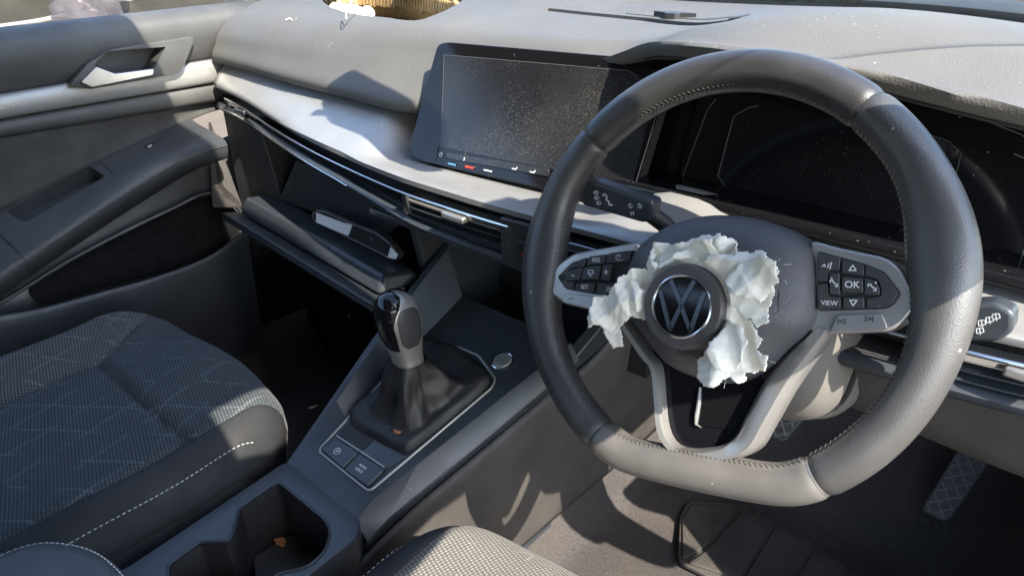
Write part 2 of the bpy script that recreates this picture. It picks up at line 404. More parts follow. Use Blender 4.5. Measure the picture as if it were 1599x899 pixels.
obj('mirror_stem', *tube([(.19,.04,1.02),(.185,.035,1.05),(.16,.0,1.13)], .008, 8), 'plastic', rv)

# ------------------------------------------------------------------ passenger door
door = thing('passenger_door', 'dark grey passenger door panel with silver strip, armrest and map pocket', 'car door', (-.74,-.1,.1))
ys = [-.50,-.35,-.2,-.05,.08,.17,.26]
def zr(y, a, b): return a+(b-a)*(y+.2)/.3
sill = [[(-.775,y,zr(y,.735,.742)) for y in ys], [(-.755,y,zr(y,.751,.757)) for y in ys], [(-.722,y,zr(y,.751,.757)) for y in ys], [(-.702,y,zr(y,.738,.745)) for y in ys],
        [(-.697,y,zr(y,.715,.722)) for y in ys], [(-.704,y,zr(y,.685,.693)) for y in ys], [(-.716,y,zr(y,.664,.672)) for y in ys], [(-.73,y,zr(y,.656,.664)) for y in ys]]
up = obj('upper_pad', *loft(sill, 30, 40), 'door_upper', door, solid=.02, offset=-1)
ys2 = [-.50,-.35,-.2,-.05,.06,.14,.26]
trim = [[(-.722,y,zr(y,.664,.671)) for y in ys2], [(-.708,y,zr(y,.661,.668)) for y in ys2], [(-.704,y,zr(y,.645,.651)) for y in ys2], [(-.708,y,zr(y,.630,.632)) for y in ys2], [(-.722,y,zr(y,.626,.629)) for y in ys2]]
obj('trim_strip', *loft(trim, 24, 18), 'silver', door, solid=.006)
ys3 = [-.50,-.35,-.2,-.05,.06,.14,.26]
band = [[(-.724,y,zr(y,.627,.630)) for y in ys3], [(-.714,y,zr(y,.622,.625)) for y in ys3], [(-.711,y,zr(y,.612,.611)) for y in ys3], [(-.716,y,zr(y,.602,.598)) for y in ys3], [(-.742,y,zr(y,.592,.588)) for y in ys3]]
obj('lower_band', *loft(band, 24, 18), 'door_upper', door, solid=.006)
def AZ(y): return interp([(-.55,.395),(-.183,.502),(-.025,.545),(.111,.575),(.2,.585),(.5,.585)], y)[0]
def BZ(y): return interp([(-.55,.305),(-.28,.418),(-.124,.479),(.079,.550),(.2,.585)], y)[0]
ins = [[(-.738,y,zr(y,.598,.594)) for y in ys3], [(-.741,y,(zr(y,.596,.592)+AZ(y))/2) for y in ys3], [(-.738,y,AZ(y)-.004) for y in ys3]]
obj('insert_panel', *loft(ins, 24, 10), 'door_insert', door, solid=.01)
ya = [-.5,-.4,-.3,-.2,-.1,0,.05,.09]
def pin(y): return 1-max(0,(y-.0)/.10)**2*1.3
arm = [[(-.752,y,AZ(y)-.06) for y in ya],[(-.752,y,AZ(y)) for y in ya], [(-.735,y,AZ(y)+.003) for y in ya], [(-.70,y,(AZ(y)+BZ(y))/2+.004) for y in ya], [(-.668+.02*(1-pin(y)),y,BZ(y)+.006) for y in ya],
       [(-.657+.05*(1-pin(y)),y,BZ(y)-.004) for y in ya], [(-.656+.05*(1-pin(y)),y,BZ(y)-.018) for y in ya], [(-.668+.05*(1-pin(y)),y,BZ(y)-.036) for y in ya], [(-.70,y,BZ(y)-.058) for y in ya], [(-.752,y,BZ(y)-.075) for y in ya]]
Rr = [catmull(r, 28) for r in arm]; cols = [catmull([Rr[j][i] for j in range(len(Rr))], 44) for i in range(28)]
V, F = gridmesh([[cols[i][j] for i in range(28)] for j in range(44)], closed_v=True)
F += [tuple(j*28 for j in range(44)), tuple(j*28+27 for j in reversed(range(44)))]
armr = obj('armrest', V, F, 'door_plastic', door, auto=50)
obj('armrest_highlight', *tube([p+Vector((.0015,0,.0005)) for p in catmull([Vector((-.6555+.05*(1-pin(y)), y, BZ(y)-.010)) for y in ya], 40)], .0011, 6), 'silver_satin' if False else 'door_upper', armr)  # paler thin tube: painted highlight along the armrest edge
obj('armrest_gap', *tube(catmull([Vector((-.7365, y, AZ(y)+.0035)) for y in ya], 40), .0016, 6), 'plastic_deep', armr)
obj('trim_gap', *tube(catmull([Vector((-.7145, y, zr(y,.6635,.6710))) for y in ys2], 40), .0014, 6), 'plastic_deep', door)
obj('trim_gap', *tube(catmull([Vector((-.7155, y, zr(y,.6275,.6300))) for y in ys2], 40), .0014, 6), 'plastic_deep', door)
obj('armrest_joint', *tube(catmull([Vector((-.736,-.262,AZ(-.262)+.004)), Vector((-.70,-.258,(AZ(-.258)+BZ(-.258))/2+.0055)), Vector((-.668,-.250,BZ(-.25)+.0065)), Vector((-.655,-.246,BZ(-.246)-.010)), Vector((-.664,-.246,BZ(-.246)-.034))], 20), .0009, 5), 'plastic_deep', armr)
# pull cup and switch plate on the sloping armrest top
AO = Vector((-.735,-.124,.518)); AU = (Vector((-.735,.111,.572))-AO).normalized(); AN = ((Vector((-.66,-.124,.479))-AO).cross(AU)).normalized()
if AN.z < 0: AN = -AN
AV = AN.cross(AU)
def arp(L): return [((Vector(p)-AO).dot(AU), (Vector(p)-AO).dot(AV)) for p in L]
cup = rounded(arp([(-0.7238, -0.2360, 0.4865),(-0.7305, -0.0969, 0.5219),(-0.6970, -0.0863, 0.5069),(-0.6926, -0.2233, 0.4731)]), .007)
cut(armr, prism(cup, AO, AU, AV, AN, -.028, .02))
obj('cup_lining', *prism(inset(cup, -.001), AO, AU, AV, AN, -.034, -.0285), 'plastic_deep', armr, smooth=False)
plate = rounded(arp([(-0.7285, -0.0792, 0.5249),(-0.7299, -0.0236, 0.5384),(-0.7232, 0.0698, 0.5564),(-0.7091, 0.0813, 0.5517),(-0.6960, 0.0666, 0.5415),(-0.6918, -0.0736, 0.5071)]), .006)
obj('plate_gap', *prism(inset(plate,-.0012), AO, AU, AV, AN, .002, .0050), 'plastic_deep', armr, smooth=False)
sp = obj('switch_plate', *prism(plate, AO, AU, AV, AN, .003, .0072), 'door_plastic', armr, bevel=.001)
sw = rounded(arp([(-0.7159, -0.0069, 0.5350),(-0.7175, 0.0326, 0.5449),(-0.7081, 0.0367, 0.5410),(-0.7061, -0.0044, 0.5304)]), .002)
obj('window_switch', *prism(sw, AO, AU, AV, AN, .0072, .0105), 'plastic_deep', armr, bevel=.001)
c0 = arp([(-0.7104, 0.0017, 0.5341)])[0]
obj('switch_mark', *onplane(stroke([(-.003,-.0015),(.003,-.0015),(.003,.0015),(-.003,.0015),(-.003,-.0015)], .0007), AO+AU*c0[0]+AV*c0[1], AU, AV, AN, .0106), 'white_print', armr, smooth=False)
# panel under the armrest, pocket lining, pocket wall
low = [[(-.745,y,BZ(y)-.05) for y in ys3+[.32]], [(-.728,y,BZ(y)-.09) for y in ys3+[.32]], [(-.725,y,.2) for y in ys3+[.32]], [(-.715,y,.05) for y in ys3+[.32]]]
obj('lower_panel', *loft(low, 24, 20), 'door_plastic', door, solid=.01)
lin = [(-0.7160, -0.2447, 0.3513),(-0.7160, -0.2368, 0.3169),(-0.7160, -0.0320, 0.3074),(-0.7160, 0.0700, 0.3087),(-0.7160, 0.1401, 0.3304),(-0.7160, 0.1413, 0.3794),(-0.7160, 0.1122, 0.4166),(-0.7160, 0.0796, 0.4292),(-0.7160, -0.0673, 0.4045),(-0.7160, -0.1697, 0.3804)]
lp = [(p[1], p[2]) for p in lin]
lp = rounded(lp, .02)
obj('pocket_lining', *prism(lp, (-.722,0,0), Y3, Z3, X3, 0, .004), 'carpet_black', door, smooth=False)
upr = [(-0.7060, -0.4018, 0.3117),(-0.7060, -0.2451, 0.3605),(-0.7060, -0.1721, 0.3841),(-0.7060, -0.0705, 0.4080),(-0.7060, 0.0141, 0.4240),(-0.7060, 0.0758, 0.4349),(-0.7060, 0.1144, 0.4209),(-0.7060, 0.1439, 0.3784)]
obj('pocket_edge', *tube(catmull(upr, 40), .0055, 8, flat=.7), 'door_plastic', door)
lipc = [(-0.6650, -0.4178, 0.3622),(-0.6600, -0.3009, 0.3458),(-0.6600, -0.2489, 0.3363),(-0.6600, -0.1615, 0.3308),(-0.6600, -0.0529, 0.3255),(-0.6650, 0.0483, 0.3305),(-0.6750, 0.1302, 0.3551)]
r0 = catmull(lipc, 30)
wall = [[p+Vector((-.03,0,-.03)) for p in r0], [p+Vector((-.010,0,-.002)) for p in r0], [p for p in r0], [p+Vector((.004,0,-.006)) for p in r0], [p+Vector((.002,0,-.03)) for p in r0], [Vector((p.x-.02,p.y,.02)) for p in r0]]
obj('pocket_wall', *gridmesh(wall), 'door_plastic', door, sub=1, auto=60)
# door opener: recess frame, cup, lever
HX = -.694
def dp(L): return [(p[1], p[2]) for p in L]
fr = rounded(dp([(-0.6940, -0.1042, 0.6650),(-0.6940, -0.0712, 0.6930),(-0.6940, -0.0304, 0.7107),(-0.6940, 0.1072, 0.7161),(-0.6940, 0.1090, 0.7085),(-0.6940, 0.0787, 0.6649),(-0.6940, 0.0684, 0.6598),(-0.6940, 0.0200, 0.6570),(-0.6940, -0.0752, 0.6546)]), .004)
cp = rounded(dp([(-0.6940, -0.0616, 0.6888),(-0.6940, -0.0532, 0.6986),(-0.6940, -0.0350, 0.7083),(-0.6940, 0.0583, 0.7046),(-0.6940, 0.0204, 0.6633),(-0.6940, -0.0632, 0.6669)]), .004)
cut(up, prism(inset(cp, .001), (HX,0,0), Y3, Z3, X3, -.035, .03))
han = obj('handle_surround', *prism(fr, (HX,0,0), Y3, Z3, X3, -.012, .004), 'door_upper', door, bevel=.0012)
cut(han, prism(cp, (HX,0,0), Y3, Z3, X3, -.03, .03))
obj('handle_recess', *prism(inset(cp,-.002), (HX,0,0), Y3, Z3, X3, -.034, -.030), 'plastic', door, smooth=False)
lv = [(-0.6900, -0.0895, 0.6682),(-0.6900, -0.0613, 0.6881),(-0.6900, -0.0352, 0.6735),(-0.6900, 0.0275, 0.6732),(-0.6900, 0.0241, 0.6632),(-0.6900, -0.0748, 0.6580)]
lvp = rounded(dp(lv), .003)
obj('door_handle', *prism(lvp, (-.694,0,0), Y3, Z3, X3, -.004, .010), 'handle_metal', door, bevel=.003, seg=3)
obj('lock_knob', *tube([(-0.7120, -0.0445, 0.6867),(-0.6980, -0.0493, 0.6887)], .005, 10), 'plastic', door)
gl = [(-.738,-.6,.745),(-.738,.30,.75),(-.735,.30,.80),(-.66,-.1,1.1),(-.65,-.6,1.13)]
gw = obj('window_glass', gl+[(x-.004,y,z) for x,y,z in gl], [(0,1,2,3,4),(9,8,7,6,5),(0,5,6,1),(1,6,7,2),(2,7,8,3),(3,8,9,4),(4,9,5,0)], 'window_pane', door, smooth=False)

side = thing('body_side', 'dark inner side of the car body in the passenger footwell', 'car body', (-.74,.4,0))
obj('footwell_side', *hexa([(-.76,.10,-.03),(-.715,.10,-.03),(-.715,.76,-.03),(-.76,.76,-.03)], [(-.80,.24,.72),(-.735,.24,.72),(-.735,.76,.72),(-.80,.76,.72)]), 'carpet_black', side, smooth=False)
# ------------------------------------------------------------------ outside
mir = thing('door_mirror', 'pale door mirror outside the passenger window', 'mirror', (-.93,.2,.8))
Rm = []
for j in range(13):
    a = j/12*pi/2; Rm.append([Vector((-.93, .2, .83))+Vector((.115*cos(q)*(abs(cos(q))**-.35 if abs(cos(q))>.05 else 1)*sin(a)**.6, .06*cos(a)+.02, .062*sin(q)*sin(a)**.6)) for q in [2*pi*k/28 for k in range(28)]])
V, F = gridmesh(Rm, closed_u=True); obj('housing', V, F, 'body_beige', mir, solid=.008)
obj('mirror_glass', *prism([(.098*cos(q)*(abs(cos(q))**-.35 if abs(cos(q))>.05 else 1), .048*sin(q)) for q in [2*pi*k/28 for k in range(28)]], (-.93,.232,.83), X3, Z3, (0,-1,0), 0, .004), 'mirror_glass', mir, smooth=False)
obj('mirror_arm', *hexa([(-.82,.24,.745),(-.74,.24,.74),(-.74,.30,.74),(-.82,.28,.745)], [(-.85,.24,.80),(-.74,.25,.80),(-.74,.30,.80),(-.85,.28,.80)]), 'body_beige', mir, bevel=.006)
wl = thing('brown_wall', 'weathered brown wall standing outside beyond the passenger window', 'wall', (-6,1,-.34))
obj('wall_face', *hexa([(-6.3,-6,-.34),(-6,-6,-.34),(-4.6,9,-.34),(-4.9,9,-.34)], [(-6.3,-6,2.4),(-6,-6,2.4),(-4.6,9,2.4),(-4.9,9,2.4)]), 'wall_paint', wl, smooth=False)
rp = tag(obj('rope', *tube(catmull([(-3.5000, 0.0405, 0.4666),(-3.5000, 0.5215, 0.5042),(-3.5000, 0.6842, 0.5144),(-3.5000, 0.8451, 0.5351),(-3.5000, 0.9519, 0.5471),(-3.5000, 1.2508, 0.6042)], 40), .011, 8), 'rope'), 'pale rope stretched across in front of the brown wall', 'rope')
bn = []
for k in range(5):
    c = Vector((-2.8000, 0.6729, 0.5739))+Vector((random.uniform(-.05,.05), -.12+.09*k, random.uniform(-.05,.0)))
    bn.append(c)
def blob(c, r, sq=(1,1,1), amp=.3, sc=6, n=16, m=10):
    Rb = []
    for j in range(m+1):
        th = pi*j/m; Rb.append([])
        for i in range(n):
            q = 2*pi*i/n; d = Vector((sin(th)*cos(q), sin(th)*sin(q), cos(th))); k = 1+amp*noise.noise(d*1.7+c*sc)
            Rb[-1].append(c+Vector((d.x*sq[0], d.y*sq[1], d.z*sq[2]))*(r*k))
    return gridmesh(Rb, closed_u=True)
tag(obj('dark_bundle', *blob(Vector((-2.8000, 0.6881, 0.5552)), .12, (1,1.3,.8), .7), 'bag_dark'), 'dark crumpled bundle outside below the rope', 'bundle')
# ------------------------------------------------------------------ dashboard
dash = thing('dashboard', 'dusty grey dashboard with silver strip, full width vents and torn airbag lid', 'dashboard', (0,.3,.4))
XS = [-.695+1.395*i/90 for i in range(91)]
T_LIP = [(-.695,.140,.671),(-.6,.142,.667),(-.45,.137,.662),(-.3,.134,.659),(-.16,.136,.657),(-.11,.160,.664),(0,.182,.69),(.08,.188,.72),(.15,.182,.745),(.21,.15,.764),(.30,.114,.772),(.40,.112,.768),(.5,.118,.754),(.6,.125,.742),(.70,.135,.735)]
T_CRE = [(-.695,.157,.716),(-.45,.162,.717),(-.3,.172,.718),(-.164,.188,.721),(-.08,.197,.736),(.05,.208,.746),(.15,.213,.753),(.22,.182,.777),(.3,.143,.786),(.4,.140,.784),(.5,.146,.770),(.6,.152,.758),(.7,.16,.751)]
T_TOP = [(-.695,.21,.751),(-.45,.215,.753),(-.2,.225,.755),(0,.245,.758),(.15,.26,.764),(.25,.25,.788),(.35,.235,.804),(.45,.235,.801),(.6,.235,.782),(.7,.235,.770)]
T_BASE = [(-.695,.30,.772),(-.5,.385,.775),(-.3,.468,.777),(-.06,.516,.777),(.06,.516,.777),(.3,.468,.783),(.478,.389,.784),(.62,.32,.775),(.7,.29,.77)]
lip, cre, top, base = [smoothrail(t, XS) for t in (T_LIP, T_CRE, T_TOP, T_BASE)]
mid = [a.lerp(b, .5)+Vector((0,0,.004)) for a, b in zip(top, base)]
rails = [[p+Vector((0,.06,-.012)) for p in lip], [p+Vector((0,.014,-.006)) for p in lip], [p+Vector((0,.003,-.003)) for p in lip], lip, [p+Vector((0,-.002,.010)) for p in lip],
         [a.lerp(b,.55)+Vector((0,-.002,.002)) for a, b in zip(lip, cre)], cre, [a.lerp(b,.5)+Vector((0,-.004,.004)) for a, b in zip(cre, top)], top, mid, base, [p+Vector((0,.05,-.02)) for p in base]]
cols = [catmull([rails[j][i] for j in range(len(rails))], 64) for i in range(91)]
G = [[cols[i][j] for i in range(91)] for j in range(64)]
bot = [Vector((p.x, p.y, min(p.z-.03, .72))) for p in G[-1]]
G.append(bot); G.append([Vector((x, .24+.10*min(1,max(0,(x-.10)/.08)), .645+.095*min(1,max(0,(x-.02)/.12)))) for x in XS])
V, F = gridmesh(G, closed_v=True); n = len(G)
F += [tuple(j*91 for j in range(n)), tuple(j*91+90 for j in reversed(range(n)))]
pad = obj('upper_pad', V, F, 'pad', dash, auto=0)
near = [(-0.5434, 0.2823, 0.7570),(-0.4167, 0.2425, 0.7570),(-0.3237, 0.2395, 0.7570),(-0.2482, 0.2407, 0.7570),(-0.2526, 0.2933, 0.7620),(-0.2966, 0.3790, 0.7650)]
far = [(-0.3355, 0.4064, 0.7670),(-0.4247, 0.4367, 0.7670),(-0.5646, 0.4645, 0.7670),(-0.6853, 0.4644, 0.7670),(-0.6645, 0.3753, 0.7620)]
hole = []
ptsn = [(p[0],p[1]) for p in near+far]
sm = catmull([Vector((*p,0)) for p in ptsn], 60, closed=True)
hole = [(p.x+.0015*noise.noise(p*300), p.y+.0015*noise.noise(p*300+Vector((9,0,0)))) for p in sm]
SLY0 = [(-0.1139, 0.3579, 0.7705),(0.0699, 0.3395, 0.7725),(0.2163, 0.2967, 0.7775)]
SLY1 = [(p[0]+.001, p[1]+.018) for p in reversed(SLY0)]
slot = [(p[0],p[1]) for p in SLY0]+SLY1
cut(pad, prism(hole, (0,0,0), X3, Y3, Z3, .715, .9), prism(slot, (0,0,0), X3, Y3, Z3, .73, .9))
pad.data.set_sharp_from_angle(angle=radians(60))
from mathutils.bvhtree import BVHTree
_b = BVHTree.FromPolygons([v.co+Vector((0,.3,.4)) for v in pad.data.vertices], [tuple(p.vertices) for p in pad.data.polygons])
def padz(x, y, dflt=.76):
    h = _b.ray_cast(Vector((x, y, 1.0)), Vector((0,0,-1)))[0]; return h.z if h is not None and h.z > .7 else dflt
# ribbed torn foam edge along the far side of the hole
fc = catmull([(-0.2903, 0.3701, 0.7660),(-0.3279, 0.3976, 0.7670),(-0.4148, 0.4278, 0.7670),(-0.5526, 0.4546, 0.7670),(-0.6714, 0.4539, 0.7670),(-0.6612, 0.3774, 0.7620)], 46)
fe = [p+Vector((.004,-.010,0)) for p in fc]
for i, (a, b) in enumerate(zip(fe, fe[1:])):
    t = (b-a); nn = Vector((t.y, -t.x, 0)).normalized(); nn = nn if nn.y < 0 else -nn
    h = .024+random.uniform(-.003,.003); q0, q1 = a.lerp(b,.06), a.lerp(b,.72); tz = .002+.004*noise.noise(a*40)
    obj('foam_rib', *hexa([q0+nn*.004-Z3*h, q1+nn*.004-Z3*h, q1-nn*.004-Z3*h, q0-nn*.004-Z3*h], [q0+nn*.003+Z3*tz, q1+nn*.003+Z3*tz, q1-nn*.004+Z3*tz, q0-nn*.004+Z3*tz]), 'tan_foam', dash, smooth=False)
obj('foam_backing', *gridmesh([[p-Z3*.05+Y3*.001 for p in fc], [p+Z3*.0-Y3*.001 for p in fc]]), 'tan_foam', dash, solid=.004)
obj('airbag_well', *prism(inset(hole, -.004), (0,0,0), X3, Y3, Z3, .700, .712), 'plastic_deep', dash, smooth=False)
obj('demister_duct', *prism(inset(slot, -.002), (0,0,0), X3, Y3, Z3, .724, .729), 'plastic_deep', dash, smooth=False)
# demister grille: row of thin bars behind the slot
gb = []
for i in range(90):
    t = .42+.58*i/89; p = Vector(SLY0[0]).lerp(Vector(SLY0[2]), t); x, y = p.x, p.y+.020
    z0, z1 = padz(x, y), padz(x, y+.022); gb.append(hexa([(x,y,z0-.001),(x+.0011,y,z0-.001),(x+.0011,y+.022,z1-.001),(x,y+.022,z1-.001)], [(x,y,z0+.0014),(x+.0011,y,z0+.0014),(x+.0011,y+.022,z1+.0014),(x,y+.022,z1+.0014)]))
gr = obj('demister_grille', *join(*gb), 'plastic', dash, smooth=False); gr['kind'] = 'stuff'
# silver strip and vents
T_V = [(-.695,.128,.613),(-.58,.121,.603),(-.467,.101,.594),(-.34,.072,.593),(-.22,.049,.593),(-.058,.027,.593),(.035,.025,.593),(.104,.026,.593),(.171,.031,.593),(.40,.047,.593),(.581,.066,.593),(.70,.09,.60)]
ven = smoothrail(T_V, XS)
t0 = [p+Vector((0,.003,.014)) for p in ven]; t1 = [Vector((p.x, l.y+.022, l.z-.006)) for p, l in zip(ven, lip)]
for i, x in enumerate(XS):          # behind and right of the screen the strip runs on at the same height
    k = min(1, max(0, (x+.205)/.07)); k = k*k*(3-2*k); t1[i] = Vector((x, t1[i].y*(1-k)+.128*k, t1[i].z*(1-k)+(.599+.031*min(1,max(0,(x-.19)/.05))-.017*min(1,max(0,(x-.29)/.08)))*k))
ts = [[p+Vector((0,.012,-.002)) for p in t0], [p+Vector((0,.001,-.001)) for p in t0], [p+Vector((0,0,.006)) for p in t0], [a.lerp(b,.35)+Vector((0,-.003,.004)) for a, b in zip(t0,t1)], [a.lerp(b,.75)+Vector((0,-.001,.002)) for a, b in zip(t0,t1)], t1, [p+Vector((0,.03,.004)) for p in t1]]
cols = [catmull([ts[j][i] for j in range(len(ts))], 26) for i in range(91)]
obj('silver_strip', *gridmesh([[cols[i][j] for i in range(91)] for j in range(26)]), 'silver', dash, solid=.004, auto=50)
def seg(rail, a, b): return [p for p in rail if a <= p.x <= b]
def ldrop(x): return interp([(-.7,.016),(-.45,.016),(-.22,.018),(-.12,.024),(-.02,.033),(.16,.037),(.3,.03),(.7,.03)], x)[0]
low0 = [p+Vector((0,.004,-ldrop(p.x))) for p in ven]
obj('vent_channel', *gridmesh([[p+Vector((0,.012,.012)) for p in ven], [p+Vector((0,.05,.006)) for p in ven], [p+Vector((0,.05,-.03)) for p in ven], [p+Vector((0,.006,0)) for p in low0]]), 'plastic_deep', dash, solid=.002)
lows = [[p+Vector((0,.010,.002)) for p in low0], [p+Vector((0,-.001,.001)) for p in low0], [p+Vector((0,-.004,-.004)) for p in low0], [p+Vector((0,.002,-.012)) for p in low0], [p+Vector((0,.05,-.022)) for p in low0]]
cols = [catmull([lows[j][i] for j in range(5)], 16) for i in range(91)]
obj('vent_sill', *gridmesh([[cols[i][j] for i in range(91)] for j in range(16)]), 'plastic_smooth', dash, solid=.004, auto=50)
for a, b, dz, r in ((-.66,.13,.003,.0016), (.19,.68,.003,.0016)):
    obj('chrome_line', *tube([p+Vector((0,-.002,dz)) for p in seg(ven,a,b)], r, 8), 'chrome', dash)
obj('chrome_line', *tube([p+Vector((0,-.005,-.003)) for p in seg(low0,-.68,-.17)], .0013, 6), 'chrome', dash)
for a, b in ((-.66,-.53),(-.045,.115),(.17,.33),(.52,.66)):
    sg = seg(ven, a, b)
    for k in range(3):
        dz = -.006-.0085*k
        if a < -.5 and k > 0: continue
        P = [p+Vector((0,.010,dz)) for p in sg]
        obj('vent_slat', *gridmesh([[p+Vector((0,-.006,-.0005)) for p in P], [p+Vector((0,.016,.003)) for p in P], [p+Vector((0,.016,.0015)) for p in P], [p+Vector((0,-.006,-.002)) for p in P]], closed_v=True), 'plastic_smooth' if k else 'silver_satin', dash, smooth=False)
    m = sg[len(sg)//2] if a < -.1 or a > .4 else sg[int(len(sg)*.62)]
    obj('vent_tab', *box((m.x-.018,m.y-.009,m.z-.008),(m.x+.018,m.y+.006,m.z+.000)), 'silver_satin' if a > -.5 else 'plastic_smooth', dash, bevel=.0022)
    obj('vent_divider', *box((sg[0].x-.003,sg[0].y,sg[0].z-.024 if a>-.5 else sg[0].z-.012),(sg[0].x+.003,sg[0].y+.03,sg[0].z)), 'plastic', dash, smooth=False)
# centre switch column with hazard switch
bx = []
b0 = Vector((.140,.026,.576)); 
cs = obj('switch_column', *hexa([(.115,.026,.556),(.168,.030,.556),(.168,.06,.556),(.115,.06,.556)],[(.115,.024,.604),(.168,.029,.604),(.168,.06,.604),(.115,.06,.604)]), 'plastic', dash, bevel=.002)
hz = obj('hazard_switch', *hexa([(.141,.0235,.565),(.165,.0255,.565),(.165,.035,.565),(.141,.033,.565)],[(.141,.0225,.585),(.165,.0245,.585),(.165,.035,.585),(.141,.033,.585)]), 'plastic_deep', dash, bevel=.0015)
nu, nv_, nn = Vector((1,.08,0)).normalized(), Vector((0,.05,1)).normalized(), Vector((.08,-1,.05)).normalized()
tri = lambda r: [(r*cos(pi/2+2*pi*k/3), r*sin(pi/2+2*pi*k/3)) for k in range(4)]
obj('hazard_triangle', *onplane(join(stroke(tri(.0065), .0013), stroke(tri(.003), .0011)), (.153,.0242,.5735), nu, nv_, nn, .0006), 'red_print', hz, smooth=False)
for dz in (.594,.577):
    ic = join(stroke([(-.004,0),(.004,0)],.0007), stroke([(0,-.004),(0,.004)],.0007), stroke([(.0035*cos(q),.0035*sin(q)) for q in [k*pi/6 for k in range(13)]],.0006))
    obj('switch_mark', *onplane(ic, (.128,.0256-.0004,dz), nu, nv_, nn, .0008), 'grey_print', cs, smooth=False)
# lower dash: left end panel, glovebox cavity, centre cavity, driver knee panel
obj('end_panel', *hexa([(-.70,.14,.28),(-.56,.155,.40),(-.56,.30,.40),(-.70,.30,.28)], [(-.70,.14,.60),(-.56,.13,.588),(-.56,.30,.588),(-.70,.30,.60)]), 'plastic', dash, bevel=.004)
obj('glovebox_back', *hexa([(-.56,.24,.36),(-.14,.22,.36),(-.14,.26,.36),(-.56,.28,.36)], [(-.56,.24,.60),(-.14,.22,.60),(-.14,.26,.60),(-.56,.28,.60)]), 'plastic', dash, smooth=False)
obj('glovebox_inner_panel', *hexa([(-0.5459, 0.1400, 0.4424),(-0.2580, 0.1500, 0.4411),(-0.2849, 0.1700, 0.4276),(-0.5823, 0.1600, 0.4288)], [(-0.4838, 0.1500, 0.5254),(-0.1896, 0.1500, 0.4963),(-0.2145, 0.1700, 0.4846),(-0.5178, 0.1700, 0.5145)]), 'plastic', dash, bevel=.003)
obj('glovebox_floor', *hexa([(-.56,.13,.385),(-.14,.11,.385),(-.14,.26,.37),(-.56,.28,.37)], [(-.56,.13,.40),(-.14,.11,.40),(-.14,.26,.385),(-.56,.28,.385)]), 'plastic_deep', dash, smooth=False)
obj('under_dash', *hexa([(-.70,.24,.02),(-.12,.24,.02),(-.12,.34,.02),(-.70,.34,.02)], [(-.70,.27,.385),(-.12,.27,.385),(-.12,.34,.385),(-.70,.34,.385)]), 'carpet_black', dash, smooth=False)
obj('glovebox_side', *hexa([(-.145,.13,.40),(-.13,.13,.40),(-.13,.26,.36),(-.145,.26,.36)], [(-.145,.10,.55),(-.13,.10,.55),(-.13,.26,.57),(-.145,.26,.57)]), 'plastic', dash, bevel=.002)
obj('end_cover', *hexa([(-0.6920, 0.0798, 0.4090),(-0.6600, 0.1258, 0.4037),(-0.6550, 0.1164, 0.4241),(-0.6970, 0.0883, 0.4374)], [(-0.6970, 0.1067, 0.5675),(-0.6900, 0.1106, 0.5678),(-0.6700, 0.1004, 0.4527),(-0.6970, 0.0945, 0.4422)]), 'plastic_brown', dash, bevel=.002)
obj('centre_back', *box((-.13,.27,.30),(.16,.30,.58)), 'plastic_deep', dash, smooth=False)
obj('centre_roof', *hexa([(-.13,.035,.545),(.17,.035,.545),(.17,.29,.53),(-.13,.29,.53)], [(-.13,.035,.553),(.17,.035,.553),(.17,.29,.56),(-.13,.29,.56)]), 'plastic', dash, bevel=.002)
obj('tray_rib', *box((-.035,.262,.33),(-.031,.269,.52)), 'plastic', dash, smooth=False)
kp = [[(.20,.085,.557),(.38,.085,.557),(.47,.092,.557),(.58,.098,.560),(.70,.115,.562)], [(.20,.080,.545),(.38,.080,.545),(.47,.086,.546),(.58,.092,.55),(.70,.11,.553)], [(.20,.105,.50),(.38,.105,.50),(.47,.11,.50),(.58,.115,.50),(.70,.125,.50)], [(.20,.15,.452),(.38,.15,.452),(.47,.152,.455),(.58,.15,.452),(.70,.155,.45)], [(.20,.20,.44),(.38,.20,.44),(.47,.2,.44),(.58,.2,.44),(.70,.2,.44)]]
obj('knee_panel', *loft(kp, 30, 30), 'plastic_brown', dash, solid=.008)
obj('kick_panel', *prism([(.06,-.02),(.14,.2),(.205,.36),(.245,.49),(.20,.57),(.78,.60),(.78,-.02)], (.655,0,0), Y3, Z3, X3, 0, .06), 'plastic', dash, bevel=.008)
obj('bulkhead', *box((-.72,.72,-.02),(.75,.76,.74)), 'plastic_deep', dash, smooth=False)
clip = rounded([(-.028,0),(-.006,-.010),(-.004,-.018),(.012,-.018),(.012,-.008),(.034,-.004),(.012,.004),(-.01,.006)], .002)
cpx = (0.0986, 0.3706, 0.7830)
tag(obj('sensor_clip', *prism(clip, (cpx[0],cpx[1],padz(cpx[0],cpx[1],.777)-.002), (1,.1,0), (-.1,1,0), Z3, 0, .008), 'plastic', bevel=.001), 'small dark star shaped sensor cap on the dash by the demister', 'sensor')
# windscreen
ws = thing('windscreen', 'windscreen glass with dark seal along its lower edge', 'windscreen', (0,.5,.78))
hd = [Vector((x, -.07-.05*(x/.6)**2, 1.13+.045*(1-(x/.62)**2))) for x in XS]
bs = [p+Vector((0,.012,.004)) for p in base]
hd = [Vector((p.x*.86, h.y, h.z)) for p, h in zip(bs, hd)]
obj('glass', *gridmesh([[a.lerp(b,t)+Vector((0,.04*sin(pi*t),.04*sin(pi*t))) for a, b in zip(bs, hd)] for t in [k/16 for k in range(17)]]), 'window_pane', ws, solid=.005)
obj('seal', *gridmesh([[p+Vector((0,-.008,-.006)) for p in bs], [p+Vector((0,-.006,.006)) for p in bs], [p+Vector((0,.03,.014)) for p in bs], [p+Vector((0,.05,.0)) for p in bs]]), 'dark_seal', ws)
bo = thing('bonnet', 'pale dusty car bonnet beyond the windscreen', 'bonnet', (0,1,.7))
